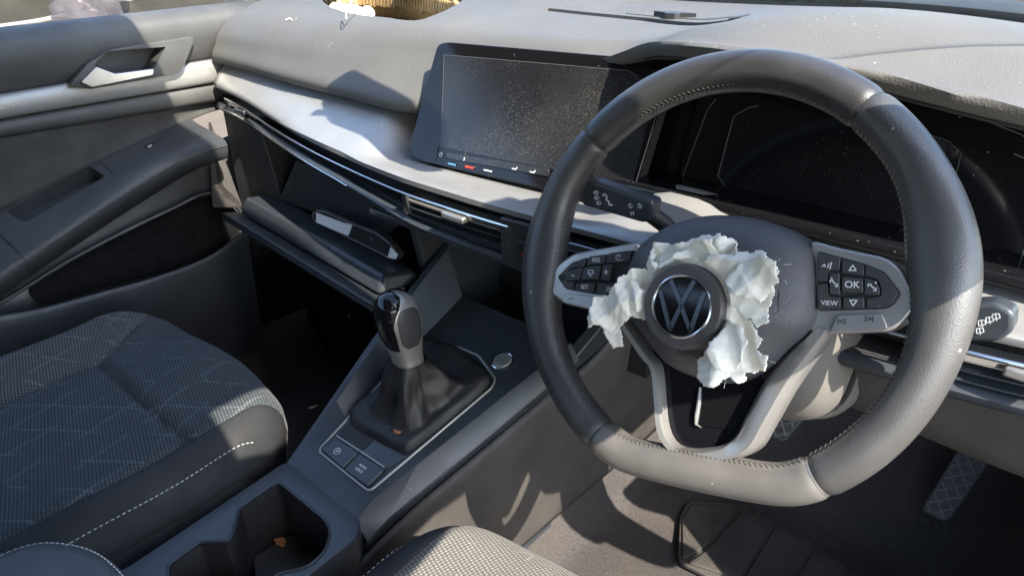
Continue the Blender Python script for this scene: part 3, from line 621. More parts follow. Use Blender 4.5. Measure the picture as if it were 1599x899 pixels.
br = [[Vector((x, .56+.06*j-.15*(x/.7)**2*(1-j/16), .80+.02*cos(x*2)-.0008*j*j+.006*(j>0))) for x in [-.7+1.4*i/24 for i in range(25)]] for j in range(17)]
obj('panel', *gridmesh(br), 'bonnet_paint', bo, solid=.004)
# ------------------------------------------------------------------ centre screen
SO = Vector((-.12,.109,.609)); psi, le = .086, .412
SU = Vector((cos(psi), sin(psi), 0)); SV = Vector((-sin(psi)*sin(le), cos(psi)*sin(le), cos(le))); SN = SU.cross(SV)
scr = thing('infotainment_screen', 'dusty black centre touchscreen standing on the dashboard', 'screen', SO)
gout = rounded([(-.0065,.018),(.003,-.003),(.02,-.006),(.326,-.006),(.334,.152),(.02,.149),(.004,.145)], [.004,.006,.006,.004,.006,.008,.008])
obj('housing', *prism(inset(gout,.003), SO, SU, SV, SN, -.022, -.0005), 'plastic', scr, bevel=.003)
obj('bezel_glass', *prism(gout, SO, SU, SV, SN, 0, .005), 'gloss_clean', scr, bevel=.0012)
disp = rounded([(0.0492, 0.0176),(0.3237, 0.0183),(0.3235, 0.1272),(0.2862, 0.1372),(0.0199, 0.1322)], .003)
obj('display_glass', *prism(disp, SO, SU, SV, SN, .0051, .0056), 'gloss_dusty', scr, smooth=False)
obj('display_edge', *onplane(stroke([(0.0427, -0.0018),(0.0482, 0.0175),(0.0199, 0.1322),(0.2862, 0.1372),(0.2993, 0.1322)], .0005), SO, SU, SV, SN, .0058), 'grey_print', scr, smooth=False)
slid = rounded([(0.0574, 0.0123),(0.2167, 0.0181),(0.2183, 0.0094),(0.0629, 0.0049)], .002)
sb_ = obj('touch_slider', *prism(slid, SO, SU, SV, SN, .0051, .0066), 'gloss_dusty', scr, bevel=.0005)
obj('slider_lip', *prism([(-0.0073, 0.0192),(0.0447, 0.0178),(0.0435, -0.0008),(0.0064, 0.0008),(-0.0025, 0.0071)], SO, SU, SV, SN, .0052, .0060), 'gloss_clean', scr, smooth=False)
def mark(parent, px, shp, m='white_print'):
    p = px; return obj('mark', *onplane(shp, SO+SU*p[0]+SV*p[1], SU, SV, SN, .0068), m, parent, smooth=False)
circ = lambda r, a=0, b=2*pi, n=12: [(r*cos(a+(b-a)*k/n), r*sin(a+(b-a)*k/n)) for k in range(n+1)]
mark(scr, (0.0520, 0.0081), join(stroke(circ(.0025, pi*.65, pi*2.35), .0007), stroke([(0,0),(0,.0035)], .0007)))
mark(sb_, (0.0908, 0.0087), stroke([(0,-.002),(0,.002)], .0008))
mark(scr, (0.0732, -0.0008), stroke([(-.006,0),(.006,-.0)], .0018), 'blue_print')
mark(scr, (0.1016, 0.0003), stroke([(-.006,0),(.006,0)], .0026), 'red_print')
mark(scr, (0.1312, 0.0010), stroke([(-.006,0),(.006,0)], .0016))
for q in ((0.1691, 0.0091), (0.1953, 0.0098)):
    mark(sb_, q, join(stroke([(-.003,.0005),(.0025,.0005)], .0014), stroke([(.0025,.0005),(.0035,.003)], .0012)))

# ------------------------------------------------------------------ instrument cluster
CO = Vector((.25,.19,.63)); CV = Vector((0,sin(.35),cos(.35))); CN = Vector((0,-cos(.35),sin(.35)))
clu = thing('instrument_cluster', 'black glass instrument panel behind the steering wheel', 'instrument panel', CO)
co_ = rounded([(-.083,-.02),(-.066,.122),(.02,.135),(.17,.132),(.30,.112),(.36,.08),(.36,-.03),(.20,-.026)], .006)
obj('panel_glass', *prism(co_, CO, X3, CV, CN, -.01, 0), 'gloss_clean', clu, smooth=False)
dz_ = rounded([(.0235,.010),(.023,.073),(.0365,.084),(.19,.088),(.222,.078),(.236,.0),(.2,-.010),(.05,-.003)], .003)
obj('display', *prism(dz_, CO, X3, CV, CN, .0002, .0012), 'gloss_black', clu, smooth=False)
obj('display_frame', *onplane(stroke([(.046,.0865),(.0365,.0835),(.023,.073),(.0235,.010),(.036,.001),(.07,-.003)], .00045, .001), CO, X3, CV, CN, .0013), 'grey_print', clu, smooth=False)
obj('display_frame', *onplane(stroke([(.19,.086),(.222,.080),(.235,.072),(.238,.02),(.228,-.008)], .0004, .001), CO, X3, CV, CN, .0013), 'grey_print', clu, smooth=False)
obj('panel_seam', *onplane(stroke([(-.018,-.012),(-.0085,.075),(-.002,.087)], .001), CO, X3, CV, CN, .0004), 'grey_print', clu, smooth=False)
obj('panel_seam', *onplane(stroke([(.10,.121),(.173,.111),(.223,.107),(.272,.094),(.31,.075)], .0009), CO, X3, CV, CN, .0004), 'grey_print', clu, smooth=False)
obj('panel_seam', *onplane(stroke([(.272,.078),(.30,.070),(.302,-.02)], .0009), CO, X3, CV, CN, .0004), 'grey_print', clu, smooth=False)
led = [Vector((.15,.186,.634)),Vector((.22,.186,.635)),Vector((.40,.184,.635)),Vector((.62,.18,.632))]; led = catmull(led, 16)
obj('glossy_ledge', *gridmesh([[p+Vector((0,.01,-.003)) for p in led], [p+Vector((0,0,-.002)) for p in led], [p+Vector((0,-.046,-.0025)) for p in led], [p+Vector((0,-.053,-.009)) for p in led]]), 'gloss_clean', clu, solid=.003)
hood_in = smoothrail(T_LIP, [.19+.5*i/20 for i in range(21)])
obj('hood_liner', *gridmesh([[p+Vector((0,.006,-.004)) for p in hood_in], [Vector((p.x, .237, CO.z+.128*cos(.35)+.012-.03*max(0,(p.x-.42)/.25))) for p in hood_in]]), 'plastic_deep', clu, solid=.003)

# ------------------------------------------------------------------ steering wheel (local frame: x right, y up along the wheel, z to the driver)
tilt, phi = .4104, .2615
wu, wv, wn = Vector((1,0,0)), Vector((0,sin(tilt),cos(tilt))), Vector((0,-cos(tilt),sin(tilt)))
WU, WV = wu*cos(phi)+wv*sin(phi), wv*cos(phi)-wu*sin(phi); WC = Vector((.37,0,.62))
WM = Matrix((WU, WV, wn)).transposed().to_4x4(); WM.translation = WC
sw_ = thing('steering_wheel', 'leather steering wheel with silver spokes and a burst airbag cover', 'steering wheel', WM)
def rimr(th):
    r = .1685; s = -sin(th)
    if s > .05:
        q = .1545/s; r = -math.log(exp(-r*260)+exp(-q*260))/260 if q < .3 else r
    return r
def rad_ab(th):
    g = exp(-((((th-.10+pi) % (2*pi))-pi)/.30)**2)+exp(-((((th-pi+.10+pi) % (2*pi))-pi)/.30)**2)
    top = exp(-((((th-pi/2+pi) % (2*pi))-pi)/.5)**2)
    return .0166+.0035*g, .0168+.001*g-.0008*top, g
def ringpts(th, sc=1, n=28):
    r = rimr(th); a, b, g = rad_ab(th); out = []
    for k in range(n):
        q = 2*pi*k/n; ca = cos(q)
        aa = a*(1.0 if ca > 0 else 1.0+.25*g); rr = r+aa*ca*sc; out.append(Vector((rr*cos(th), rr*sin(th), b*sin(q)*sc-.002)))
    return out
D = radians
joints = [47.4, 132.6, 236.6, 303.4, 407.4]
segm = ['rim_leather', 'rim_leather', 'rim_sunlit_low', 'rim_sunlit_right']  # bottom and right segments take the sun-lightened leather copies
rimparts = []
for i, (a, b) in enumerate(zip(joints, joints[1:])):
    n = int((b-a)/1.1); rings = []
    for k in range(n+1):
        th = D(a+.12+(b-a-.24)*k/n); e = min(k, n-k); rings.append(ringpts(th, .90 if e == 0 else (.975 if e == 1 else 1)))
    V, F = gridmesh(rings, closed_u=True); F += [tuple(range(27,-1,-1)), tuple(range(n*28,(n+1)*28))]
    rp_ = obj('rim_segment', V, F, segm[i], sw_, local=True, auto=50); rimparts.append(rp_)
    ms = []; m = int((b-a)/360*2*pi*.152/.0042)
    for k in range(m):
        th = D(a+1+(b-a-2)*(k+.5)/m); r = rimr(th); aa, bb, g = rad_ab(th); q = radians(152)
        ri = r+aa*(1+.25*g)*cos(q)-.0004; h = bb*sin(q)-.002+.0004; dth = .0024/r
        for s in (-1, 1):
            A = Vector((ri*cos(th-dth*.7), ri*sin(th-dth*.7), h-.0008)); B = Vector((( ri+s*.0017)*cos(th+dth*.5), (ri+s*.0017)*sin(th+dth*.5), h+s*.0016+.0002)); ms.append(tube([A, B], .00036, 5))
    if ms: obj('stitching', *join(*ms), 'thread', rp_, local=True)
for a in joints[:4]:
    V, F = gridmesh([ringpts(D(a+d), sc) for d, sc in ((-.3,.93),(.3,.93))], closed_u=True); obj('rim_joint', V, F, 'silver_satin' if a in (303.4,) else 'plastic_smooth', sw_, local=True)
def wp(L, off=None): return [tuple(p) for p in L]
LX, LY, LZ = Vector((1,0,0)), Vector((0,1,0)), Vector((0,0,1)); L0 = Vector((0,0,0))
# hub body and airbag cover
cov = [(-0.0624, 0.0228),(-0.0392, 0.0412),(-0.0165, 0.0487),(0.0028, 0.0513),(0.0267, 0.0501),(0.0471, 0.0455),(0.0693, 0.0358),(0.0833, 0.0228),(0.0877, -0.0046),(0.0871, -0.0305),(0.0687, -0.0508),(0.0527, -0.0678),(0.0282, -0.0808),(0.0017, -0.0807),(-0.0269, -0.0721),(-0.0508, -0.0499),(-0.0655, -0.0316),(-0.0703, -0.0040)]
cv = [Vector((p[0],p[1],0)) for p in catmull([Vector((*p,0)) for p in cov], 96, closed=True)]
cc = Vector((.004,-.018,0))
R = []
for s, h in ((1.0,-.022),(1.0,0),(.992,.006),(.96,.013),(.90,.019),(.8,.025),(.68,.030),(.55,.0335),(.42,.0355),(.3,.0365),(.15,.037),(.01,.037)):
    R.append([cc+(p-cc)*s+LZ*h for p in cv])
hub = obj('airbag_cover', *gridmesh(R, closed_u=True), 'cover', sw_, local=True, auto=55)
for pts, wd in (([(0.0670, -0.0071),(0.0670, -0.0156),(0.0672, -0.0250)], .0009),):
    P = [Vector((*p, .027)) for p in pts]; obj('cover_crack', *tube(catmull(P, 10), [.0003+.0006*sin(pi*k/9) for k in range(10)], 5), 'plastic_deep', hub, local=True)
pq = (0.0418, 0.0398); obj('cover_nick', *tube([Vector((pq[0],pq[1]-.002,.0135)), Vector((pq[0],pq[1]+.001,.0135)), Vector((pq[0]+.001,pq[1]+.003,.0125))], [.0016,.001,.0003], 6), 'plastic_deep', hub, local=True)
tq = (0.0031, -0.0587); tx = textmesh('AIRBAG', .0085)
obj('airbag_text', *onplane(tx, (tq[0]+.004,tq[1]-.001,.0335), Vector((1,-.02,-.05)).normalized(), Vector((.02,1,.32)).normalized(), Vector((.04,-.32,1)).normalized(), 0), 'plastic_deep', hub, local=True, smooth=False)
body = [(p.x*1.0, p.y*1.0) for p in cv]
obj('hub_body', *prism(inset(body,.006), L0, LX, LY, LZ, -.05, -.020), 'plastic', sw_, local=True)
# emblem
EH = .056; ec = (0.0043, -0.0234)
rg = []
for r, h in ((.0325,.034),(.0325,.0495),(.0318,.0525),(.0305,.054),(.0245,.0545),(.0242,.052)):
    rg.append([Vector((ec[0]+r*(1+.012*noise.noise(Vector((cos(q)*4,sin(q)*4,r*100))))*cos(q), ec[1]+r*sin(q), h)) for q in [2*pi*k/64 for k in range(64)]])
ring = obj('emblem_ring', *gridmesh(rg, closed_u=True), 'cover_ring', sw_, local=True)
disc = [(.0236*cos(2*pi*k/48), .0236*sin(2*pi*k/48)) for k in range(48)]
emb = obj('emblem', *prism(disc, (ec[0],ec[1],0), LX, LY, LZ, .040, .0538), 'gloss_clean', sw_, local=True, bevel=.0012)
obj('emblem_rim', *tube([Vector((ec[0]+.0232*cos(q), ec[1]+.0232*sin(q), .0542)) for q in [2*pi*k/48 for k in range(48)]], .0011, 6, closed=True), 'chrome', emb, local=True)
def ln(p): return [(x*.0205, y*.0205) for x, y in p]
vw_ = join(stroke(ln([(-.44,.9),(-.02,.12)]), .0034, .0008), stroke(ln([(.44,.9),(.02,.12)]), .0034, .0008), stroke(ln([(-.86,.5),(-.4,-.86),(-.02,-.02)]), .0034, .0008), stroke(ln([(.86,.5),(.4,-.86),(.02,-.02)]), .0034, .0008))
obj('emblem_letters', *onplane(vw_, (ec[0],ec[1],.0539), LX, LY, LZ), 'emblem_metal', emb, local=True, smooth=False)
# spokes: silver pods with black key fields
def podpart(name, L, h0, h1, m, parent, r=.003, bev=.001):
    return obj(name, *prism(rounded([tuple(p) for p in L], r), L0, LX, LY, LZ, h0, h1), m, parent, local=True, bevel=bev)
def keytext(parent, s, p, size, h, rot=0, m='white_print'):
    V, F = textmesh(s, size); obj('legend', *onplane((V, F), (p[0],p[1],h), LX, LY, LZ, 0), m, parent, local=True, smooth=False)
def keymark(parent, shp, p, h, m='white_print'):
    shp = ([(v[0]*.78, v[1]*.78, v[2]) for v in shp[0]], shp[1]); obj('legend', *onplane(shp, (p[0],p[1],h), LX, LY, LZ, 0), m, parent, local=True, smooth=False)
sl_ = podpart('left_spoke', [(-0.1579, -0.0075),(-0.1472, 0.0096),(-0.1286, 0.0204),(-0.0610, 0.0305),(-0.0538, -0.0200),(-0.0845, -0.0338),(-0.1376, -0.0260),(-0.1513, -0.0182)], -.016, .006, 'silver_satin', sw_, .006, .003)
fl = podpart('key_field', [(-0.1436, -0.0018),(-0.1280, 0.0121),(-0.1076, 0.0170),(-0.0625, 0.0233),(-0.0600, -0.0181),(-0.1008, -0.0163),(-0.1335, -0.0128)], .006, .0075, 'plastic_deep', sl_)
keysL = [('key',[(-0.1394, 0.0001),(-0.1259, 0.0116),(-0.1109, 0.0164),(-0.1125, 0.0082),(-0.1290, 0.0056),(-0.1328, -0.0009)],None,0), ('key',[(-0.1089, 0.0170),(-0.0910, 0.0194),(-0.0925, 0.0108),(-0.1105, 0.0088)],'RES',.0052), ('key',[(-0.0891, 0.0199),(-0.0662, 0.0228),(-0.0668, 0.0128),(-0.0905, 0.0108)],'~',.009),
         ('key',[(-0.1303, 0.0039),(-0.1145, 0.0070),(-0.1165, -0.0041),(-0.1326, -0.0051)],'-',.011), ('key',[(-0.1124, 0.0071),(-0.0950, 0.0090),(-0.0962, -0.0030),(-0.1151, -0.0040)],'#',.007), ('key',[(-0.0930, 0.0091),(-0.0833, 0.0103),(-0.0850, -0.0044),(-0.0942, -0.0035)],'+',.010),
         ('key',[(-0.1376, -0.0040),(-0.1226, -0.0066),(-0.1243, -0.0131),(-0.1336, -0.0116)],None,0), ('key',[(-0.1205, -0.0065),(-0.1007, -0.0060),(-0.1015, -0.0152),(-0.1221, -0.0136)],'SET',.0052), ('key',[(-0.0987, -0.0065),(-0.0670, -0.0056),(-0.0663, -0.0172),(-0.0994, -0.0157)],'=',.008)]
for nm, L, tx, sz in keysL:
    k = podpart('key', L, .0075, .0098 if tx not in ('#','-','+') else .0112, 'plastic', sl_, .0018, .0006)
    ctr = (sum(p[0] for p in L)/len(L), sum(p[1] for p in L)/len(L)); hh = .0099 if tx not in ('#','-','+') else .0113
    if tx == '#': keymark(k, join(stroke([(-.0035,.003),(.0035,.003),(.0035,-.0005),(-.0035,-.0005),(-.0035,.003)],.0008), stroke([(-.001,-.0005),(-.001,-.0035),(.0015,-.0035)],.0008)), ctr, hh)
    elif tx == '~': keymark(k, join(stroke(circ(.003, pi*.2, pi*1.7), .0007), stroke([(0,0),(.0025,.0015)],.0007), stroke([(.003,-.003),(.0045,-.003)],.0009)), ctr, hh)
    elif tx == '=': keymark(k, join(*[stroke([(-.003,y),(.0025,y)], .0007) for y in (-.002,0,.002)]), (ctr[0]-.003,ctr[1]), hh)
    elif tx: keytext(k, tx, ctr, sz, hh)
k = podpart('silver_key', [(-0.1356, -0.0247),(-0.1311, -0.0163),(-0.0913, -0.0194),(-0.0925, -0.0314)], .006, .0092, 'silver_satin', sl_, .002, .001)
keymark(k, stroke([(-.004,-.002),(.0,.0),(.003,-.001)], .0008), (-0.1252, -0.0207), .0094, 'plastic_deep')
sr_ = podpart('right_spoke', [(0.0811, 0.0304),(0.1006, 0.0246),(0.1316, 0.0179),(0.1399, 0.0113),(0.1525, -0.0108),(0.1490, -0.0196),(0.1415, -0.0293),(0.1349, -0.0333),(0.0972, -0.0377),(0.0833, -0.0378)], -.016, .006, 'silver_satin', sw_, .005, .003)
fr_ = podpart('key_field', [(0.0865, 0.0223),(0.1194, 0.0132),(0.1320, 0.0076),(0.1430, -0.0068),(0.1382, -0.0153),(0.1331, -0.0178),(0.0885, -0.0215)], .006, .0075, 'plastic_deep', sr_)
keysR = [([(0.0874, 0.0209),(0.1031, 0.0168),(0.1026, 0.0080),(0.0956, 0.0078),(0.0951, -0.0001),(0.0884, 0.0002)],'voice'), ([(0.1044, 0.0158),(0.1186, 0.0123),(0.1190, 0.0046),(0.1044, 0.0066)],'up'), ([(0.1199, 0.0119),(0.1312, 0.0067),(0.1410, -0.0064),(0.1373, -0.0141),(0.1326, -0.0165),(0.1220, -0.0175),(0.1213, -0.0107),(0.1307, -0.0090),(0.1304, -0.0032),(0.1277, 0.0026),(0.1202, 0.0046)],None),
         ([(0.0965, 0.0064),(0.1031, 0.0061),(0.1042, -0.0091),(0.0972, -0.0089)],'ph'), ([(0.1050, 0.0038),(0.1186, 0.0028),(0.1195, -0.0072),(0.1054, -0.0072)],'OK'), ([(0.1199, 0.0028),(0.1270, 0.0012),(0.1296, -0.0041),(0.1298, -0.0086),(0.1204, -0.0085)],'ph2'),
         ([(0.0885, -0.0017),(0.0956, -0.0015),(0.0964, -0.0103),(0.1043, -0.0109),(0.1046, -0.0183),(0.0893, -0.0205)],'VIEW'), ([(0.1060, -0.0109),(0.1196, -0.0099),(0.1203, -0.0175),(0.1064, -0.0187)],'dn')]
phone = lambda s: join(stroke([(-.0035,.001),(-.0035,.0028),(-.0015,.0028),(-.001,.0015),(.001,-.0005),(.0028,-.0005),(.0028,-.0026),(.001,-.0026)],.0009), stroke([(s*.002,.004),(s*.003,.005)],.0009))
for L, tx in keysR:
    up_ = tx in ('ph','OK','ph2'); hh = .0112 if up_ else .0098
    k = podpart('key', L, .0075, hh, 'plastic', sr_, .0015, .0006); ctr = (sum(p[0] for p in L)/len(L), sum(p[1] for p in L)/len(L)); hh += .0001
    if tx == 'OK': keytext(k, 'OK', ctr, .0068, hh)
    elif tx == 'VIEW': keytext(k, 'VIEW', (0.0971, -0.0154), .0048, hh)
    elif tx == 'up': keymark(k, stroke([(-.003,-.002),(.003,-.002),(0,.0028),(-.003,-.002)], .0008), ctr, hh)
    elif tx == 'dn': keymark(k, stroke([(-.003,.002),(.003,.002),(0,-.0028),(-.003,.002)], .0008), ctr, hh)
    elif tx == 'voice': keymark(k, join(stroke([(-.004,-.001),(-.002,.001),(-.001,-.001)],.0009), stroke([(.001,-.002),(.002,.002)],.0008), stroke([(.003,-.003),(.0042,.003)],.0008)), (0.0941, 0.0115), hh)
    elif tx: keymark(k, phone(1 if tx == 'ph2' else -1), ctr, hh)
k = podpart('silver_key', [(0.0980, -0.0363),(0.1023, -0.0240),(0.1316, -0.0210),(0.1356, -0.0310)], .006, .0090, 'silver_satin', sr_, .002, .001)
for q, s in (((0.1059, -0.0279), -1), ((0.1236, -0.0250), 1)):
    keymark(k, join(stroke([(-.003*s,.0022),(.002*s,0),(-.003*s,-.0022),(-.003*s,.0022)], .0007), stroke([(.003*s,.0024),(.003*s,-.0024)], .0008)), q, .0092, 'plastic')
# lower V spoke
inn = [(-0.0727, -0.0365),(-0.0475, -0.0649),(-0.0386, -0.0733),(-0.0292, -0.1240),(-0.0187, -0.1371),(0.0046, -0.1358),(0.0279, -0.1248),(0.0386, -0.1029),(0.0552, -0.0690),(0.0858, -0.0320)]
outr = [(-0.0803, -0.0380),(-0.0533, -0.0692),(-0.0443, -0.0776),(-0.0354, -0.1286),(-0.0290, -0.1382),(-0.0136, -0.1472),(0.0195, -0.1438),(0.0440, -0.1316),(0.0549, -0.1118),(0.0722, -0.0767),(0.0975, -0.0349)]
inn = catmull([Vector((*p,0)) for p in inn], 50); outr = catmull([Vector((*p,0)) for p in outr], 50)
sec = []
for a, b in zip(outr, inn):
    sec.append([a+LZ*-.018, a+LZ*.003, a.lerp(b,.2)+LZ*.0075, a.lerp(b,.75)+LZ*.0065, b+LZ*.001, b+LZ*-.018])
V, F = gridmesh(sec); vs = obj('lower_spoke', V, F, 'silver_satin', sw_, local=True, auto=50)
ipoly = [(p.x,p.y) for p in inn[6:44]]
obj('gloss_insert', *prism(ipoly, L0, LX, LY, LZ, -.018, -.006), 'gloss_black', vs, local=True, smooth=False)
rec = rounded([(-0.0047, -0.0855),(-0.0056, -0.1188),(0.0224, -0.1182),(0.0359, -0.0809)], .004)
obj('insert_recess', *prism(rec, L0, LX, LY, LZ, -.0058, -.0050), 'gloss_clean', vs, local=True, smooth=False)
obj('insert_edge', *tube([Vector((*(-0.0034, -0.0880),-.004)), Vector((*(-0.0038, -0.1010),-.004)), Vector((*(-0.0049, -0.1115),-.004)), Vector((*(-0.0051, -0.1182),-.004)), Vector((*(-0.0006, -0.1201),-.004))], [.0010,.0018,.0018,.0013,.0004], 8), 'silver_satin', vs, local=True)

# ------------------------------------------------------------------ burst airbag cloth
bag = thing('torn_airbag', 'crumpled white airbag cloth torn out around the wheel emblem', 'airbag', WM)
def inpoly(x, y, P):
    c = False; j = len(P)-1
    for i in range(len(P)):
        if (P[i][1] > y) != (P[j][1] > y) and x < (P[j][0]-P[i][0])*(y-P[i][1])/(P[j][1]-P[i][1])+P[i][0]: c = not c
        j = i
    return c
def flap(P, seed, h=.046, amp=.009, sc=42, dirn=(1,.3), step=.001, lift=None):
    P = [tuple(p) for p in P]; x0, x1 = min(p[0] for p in P), max(p[0] for p in P); y0, y1 = min(p[1] for p in P), max(p[1] for p in P)
    nx, ny = int((x1-x0)/step)+3, int((y1-y0)/step)+3; idx = {}; V = []; F = []; rnd = random.Random(int(seed*10)); b_ = math.atan2(dirn[1], dirn[0]); waves = [(b_+rnd.uniform(-.3,.3), .046*30/sc, .75), (b_+rnd.uniform(.6,1.4), .040*30/sc, .34), (b_+rnd.uniform(-.5,.5), .021*30/sc, .22), (rnd.uniform(0,3.1), .010*30/sc, .05)]
    def vert(i, j):
        if (i,j) not in idx:
            x, y = x0+(i-1)*step, y0+(j-1)*step; p = Vector((x*sc, y*sc, seed))
            q = Vector((x, y, 0))+Vector((noise.noise(p*.6), noise.noise(p*.6+Vector((4,4,4))), 0))*.010
            f = 0
            for a_, wl, am in waves:
                v_ = (q.x*cos(a_)+q.y*sin(a_))/wl+seed*wl*900; v_ -= math.floor(v_); f += am*(abs(v_*2-1)**1.25-.5)
            f += .5+.25*noise.noise(p*.5)+.03*noise.noise(p*5)
            er = (Vector((x,y))-Vector(ec)).length
            z = h+amp*(f-.55)+(lift(x,y) if lift else 0)
            if er < .036: z = min(z, .046)
            jx = .0007*noise.noise(Vector((x*900,y*900,seed))); idx[(i,j)] = len(V); V.append((x+jx, y+.0007*noise.noise(Vector((x*900,y*900,seed+7))), z))
        return idx[(i,j)]
    for j in range(ny):
        for i in range(nx):
            x, y = x0+(i-.5)*step, y0+(j-.5)*step
            e = Vector((noise.noise(Vector((x*170,y*170,seed)))*.0026, noise.noise(Vector((x*170,y*170,seed+3)))*.0026))
            if inpoly(x+e.x, y+e.y, P): F.append((vert(i,j), vert(i+1,j), vert(i+1,j+1), vert(i,j+1)))
    return V, F
K = .047
fl_ = [
 ('flap', [(-0.0265, 0.0221),(-0.0317, 0.0054),(-0.0441, 0.0032),(-0.0550, -0.0104),(-0.0623, -0.0184),(-0.0732, -0.0199),(-0.0771, -0.0370),(-0.0760, -0.0443),(-0.0657, -0.0426),(-0.0588, -0.0468),(-0.0533, -0.0480),(-0.0463, -0.0388),(-0.0392, -0.0318),(-0.0333, -0.0350),(-0.0248, -0.0350),(-0.0215, -0.0253),(-0.0278, -0.0131),(-0.0186, -0.0003)], 1.3, dict(h=.050, dirn=(.8,.7), lift=lambda x, y: -.004 if x > -.04 else .004)),
 ('flap', [(-0.0271, 0.0231),(-0.0212, 0.0271),(-0.0107, 0.0235),(-0.0002, 0.0259),(0.0084, 0.0306),(0.0216, 0.0309),(0.0315, 0.0299),(0.0410, 0.0242),(0.0419, 0.0149),(0.0276, 0.0101),(0.0207, 0.0005),(0.0108, -0.0045),(-0.0020, -0.0073),(-0.0238, -0.0054),(-0.0322, -0.0057),(-0.0302, 0.0095)], 4.1, dict(h=.043, dirn=(.9,-.3), sc=55, amp=.011)),
 ('flap', [(0.0258, 0.0162),(0.0419, 0.0153),(0.0581, 0.0186),(0.0654, 0.0190),(0.0679, 0.0132),(0.0769, 0.0101),(0.0766, -0.0015),(0.0711, -0.0150),(0.0666, -0.0332),(0.0612, -0.0344),(0.0517, -0.0286),(0.0419, -0.0213),(0.0267, -0.0183),(0.0188, -0.0115),(0.0172, -0.0005),(0.0197, 0.0100)], 7.7, dict(h=.052, dirn=(.25,1), sc=26, amp=.011, lift=lambda x, y: .10*max(0, x-.02))),
 ('flap', [(0.0228, -0.0113),(0.0370, -0.0188),(0.0526, -0.0277),(0.0553, -0.0353),(0.0631, -0.0438),(0.0602, -0.0512),(0.0704, -0.0557),(0.0673, -0.0650),(0.0533, -0.0691),(0.0504, -0.0763),(0.0417, -0.0731),(0.0319, -0.0803),(0.0193, -0.0765),(0.0160, -0.0626),(0.0250, -0.0514),(0.0271, -0.0348),(0.0233, -0.0208)], 11.2, dict(h=.048, dirn=(1,.15), sc=36, amp=.012, lift=lambda x, y: .10*max(0, -.04-y))),
]
fl_ += [
 ('flap', [(0.0438, 0.0045),(0.0581, 0.0114),(0.0687, 0.0146),(0.0777, 0.0077),(0.0774, -0.0036),(0.0667, -0.0171),(0.0494, -0.0142),(0.0395, -0.0046)], 15.9, dict(h=.064, dirn=(.5,.9), sc=34, amp=.012)),
 ('flap', [(0.0003, 0.0198),(0.0128, 0.0264),(0.0262, 0.0272),(0.0297, 0.0179),(0.0193, 0.0084),(0.0073, 0.0064),(-0.0045, 0.0120)], 18.2, dict(h=.054, dirn=(.9,.4), sc=48, amp=.012)),
 ('flap', [(-0.0501, -0.0142),(-0.0362, -0.0062),(-0.0279, -0.0135),(-0.0304, -0.0285),(-0.0429, -0.0367),(-0.0547, -0.0353)], 22.4, dict(h=.056, dirn=(.6,.8), sc=44, amp=.010)),
 ('flap', [(0.0354, -0.0321),(0.0496, -0.0335),(0.0570, -0.0442),(0.0555, -0.0599),(0.0444, -0.0677),(0.0333, -0.0643),(0.0305, -0.0485)], 26.6, dict(h=.061, dirn=(1,.2), sc=40, amp=.012)),
]
for nm, P, sd, kw in fl_:
    V, F = flap(P, sd, **kw); obj('flap', V, F, 'airbag_cloth', bag, local=True, auto=0, solid=.0007)
V, F = flap([(-0.0706, -0.0418),(-0.0574, -0.0383),(-0.0510, -0.0566),(-0.0615, -0.0606)], 3.3, h=.041, amp=.003); obj('label_tab', V, F, 'airbag_cloth', bag, local=True, auto=0, solid=.0007)
fr = []
for k in range(46):
    i = random.randrange(len(fl_)); P = fl_[i][1]; a = random.randrange(len(P)); p = Vector(P[a]).lerp(Vector(P[(a+1) % len(P)]), random.random())
    if (p-Vector(ec)).length < .036 and random.random() < .5: continue
    c = sum((Vector(q) for q in P), Vector((0,0)))/len(P); d = (p-c).normalized(); z = .047
    A = Vector((p.x,p.y,z)); B = A+Vector((d.x+random.uniform(-.8,.8), d.y+random.uniform(-.8,.8), random.uniform(-.4,.6)))*.0035; fr.append(tube([A, A.lerp(B,.5)+Vector((0,0,.0006)), B], .00013, 4))
o = obj('frayed_threads', *join(*fr), 'airbag_cloth', bag, local=True); o['kind'] = 'stuff'

# ------------------------------------------------------------------ steering column and stalks
colm = thing('steering_column', 'grey steering column shroud behind the wheel', 'steering column', WC-wn*.1)
rings = []
for t, sx, sy, off in ((.035,.066,.045,-.024),(.055,.088,.058,-.036),(.09,.102,.066,-.042),(.15,.104,.068,-.044),(.21,.10,.066,-.04)):
    c = WC-wn*t+wv*off; rings.append([c+wu*(sx*(abs(cos(q))**.6)*(1 if cos(q)>0 else -1))+wv*(sy*(abs(sin(q))**.6)*(1 if sin(q)>0 else -1)) for q in [2*pi*k/40 for k in range(40)]])
V, F = gridmesh(rings, closed_u=True); F.append(tuple(range(39,-1,-1)))
obj('shroud', V, F, 'shroud', colm, auto=50)
rg2 = [[c_ + (c_-(WC-wn*t+wv*off)).normalized()*.0015 for c_ in rings_] for (t, off), rings_ in zip(((.105,-.042),(.122,-.042)), ([p-wn*.015 for p in rings[2]], [p-wn*.032 for p in rings[2]]))]
obj('shroud_seam', *gridmesh(rg2, closed_u=True), 'plastic_deep', colm)
obj('lower_block', *hexa([WC+wu*.07-wn*.13-wv*.04, WC+wu*.115-wn*.12-wv*.03, WC+wu*.115-wn*.2-wv*.03, WC+wu*.07-wn*.2-wv*.04],[WC+wu*.07-wn*.12+wv*.03, WC+wu*.115-wn*.11+wv*.03, WC+wu*.115-wn*.2+wv*.03, WC+wu*.07-wn*.2+wv*.03]), 'plastic', colm, bevel=.004)
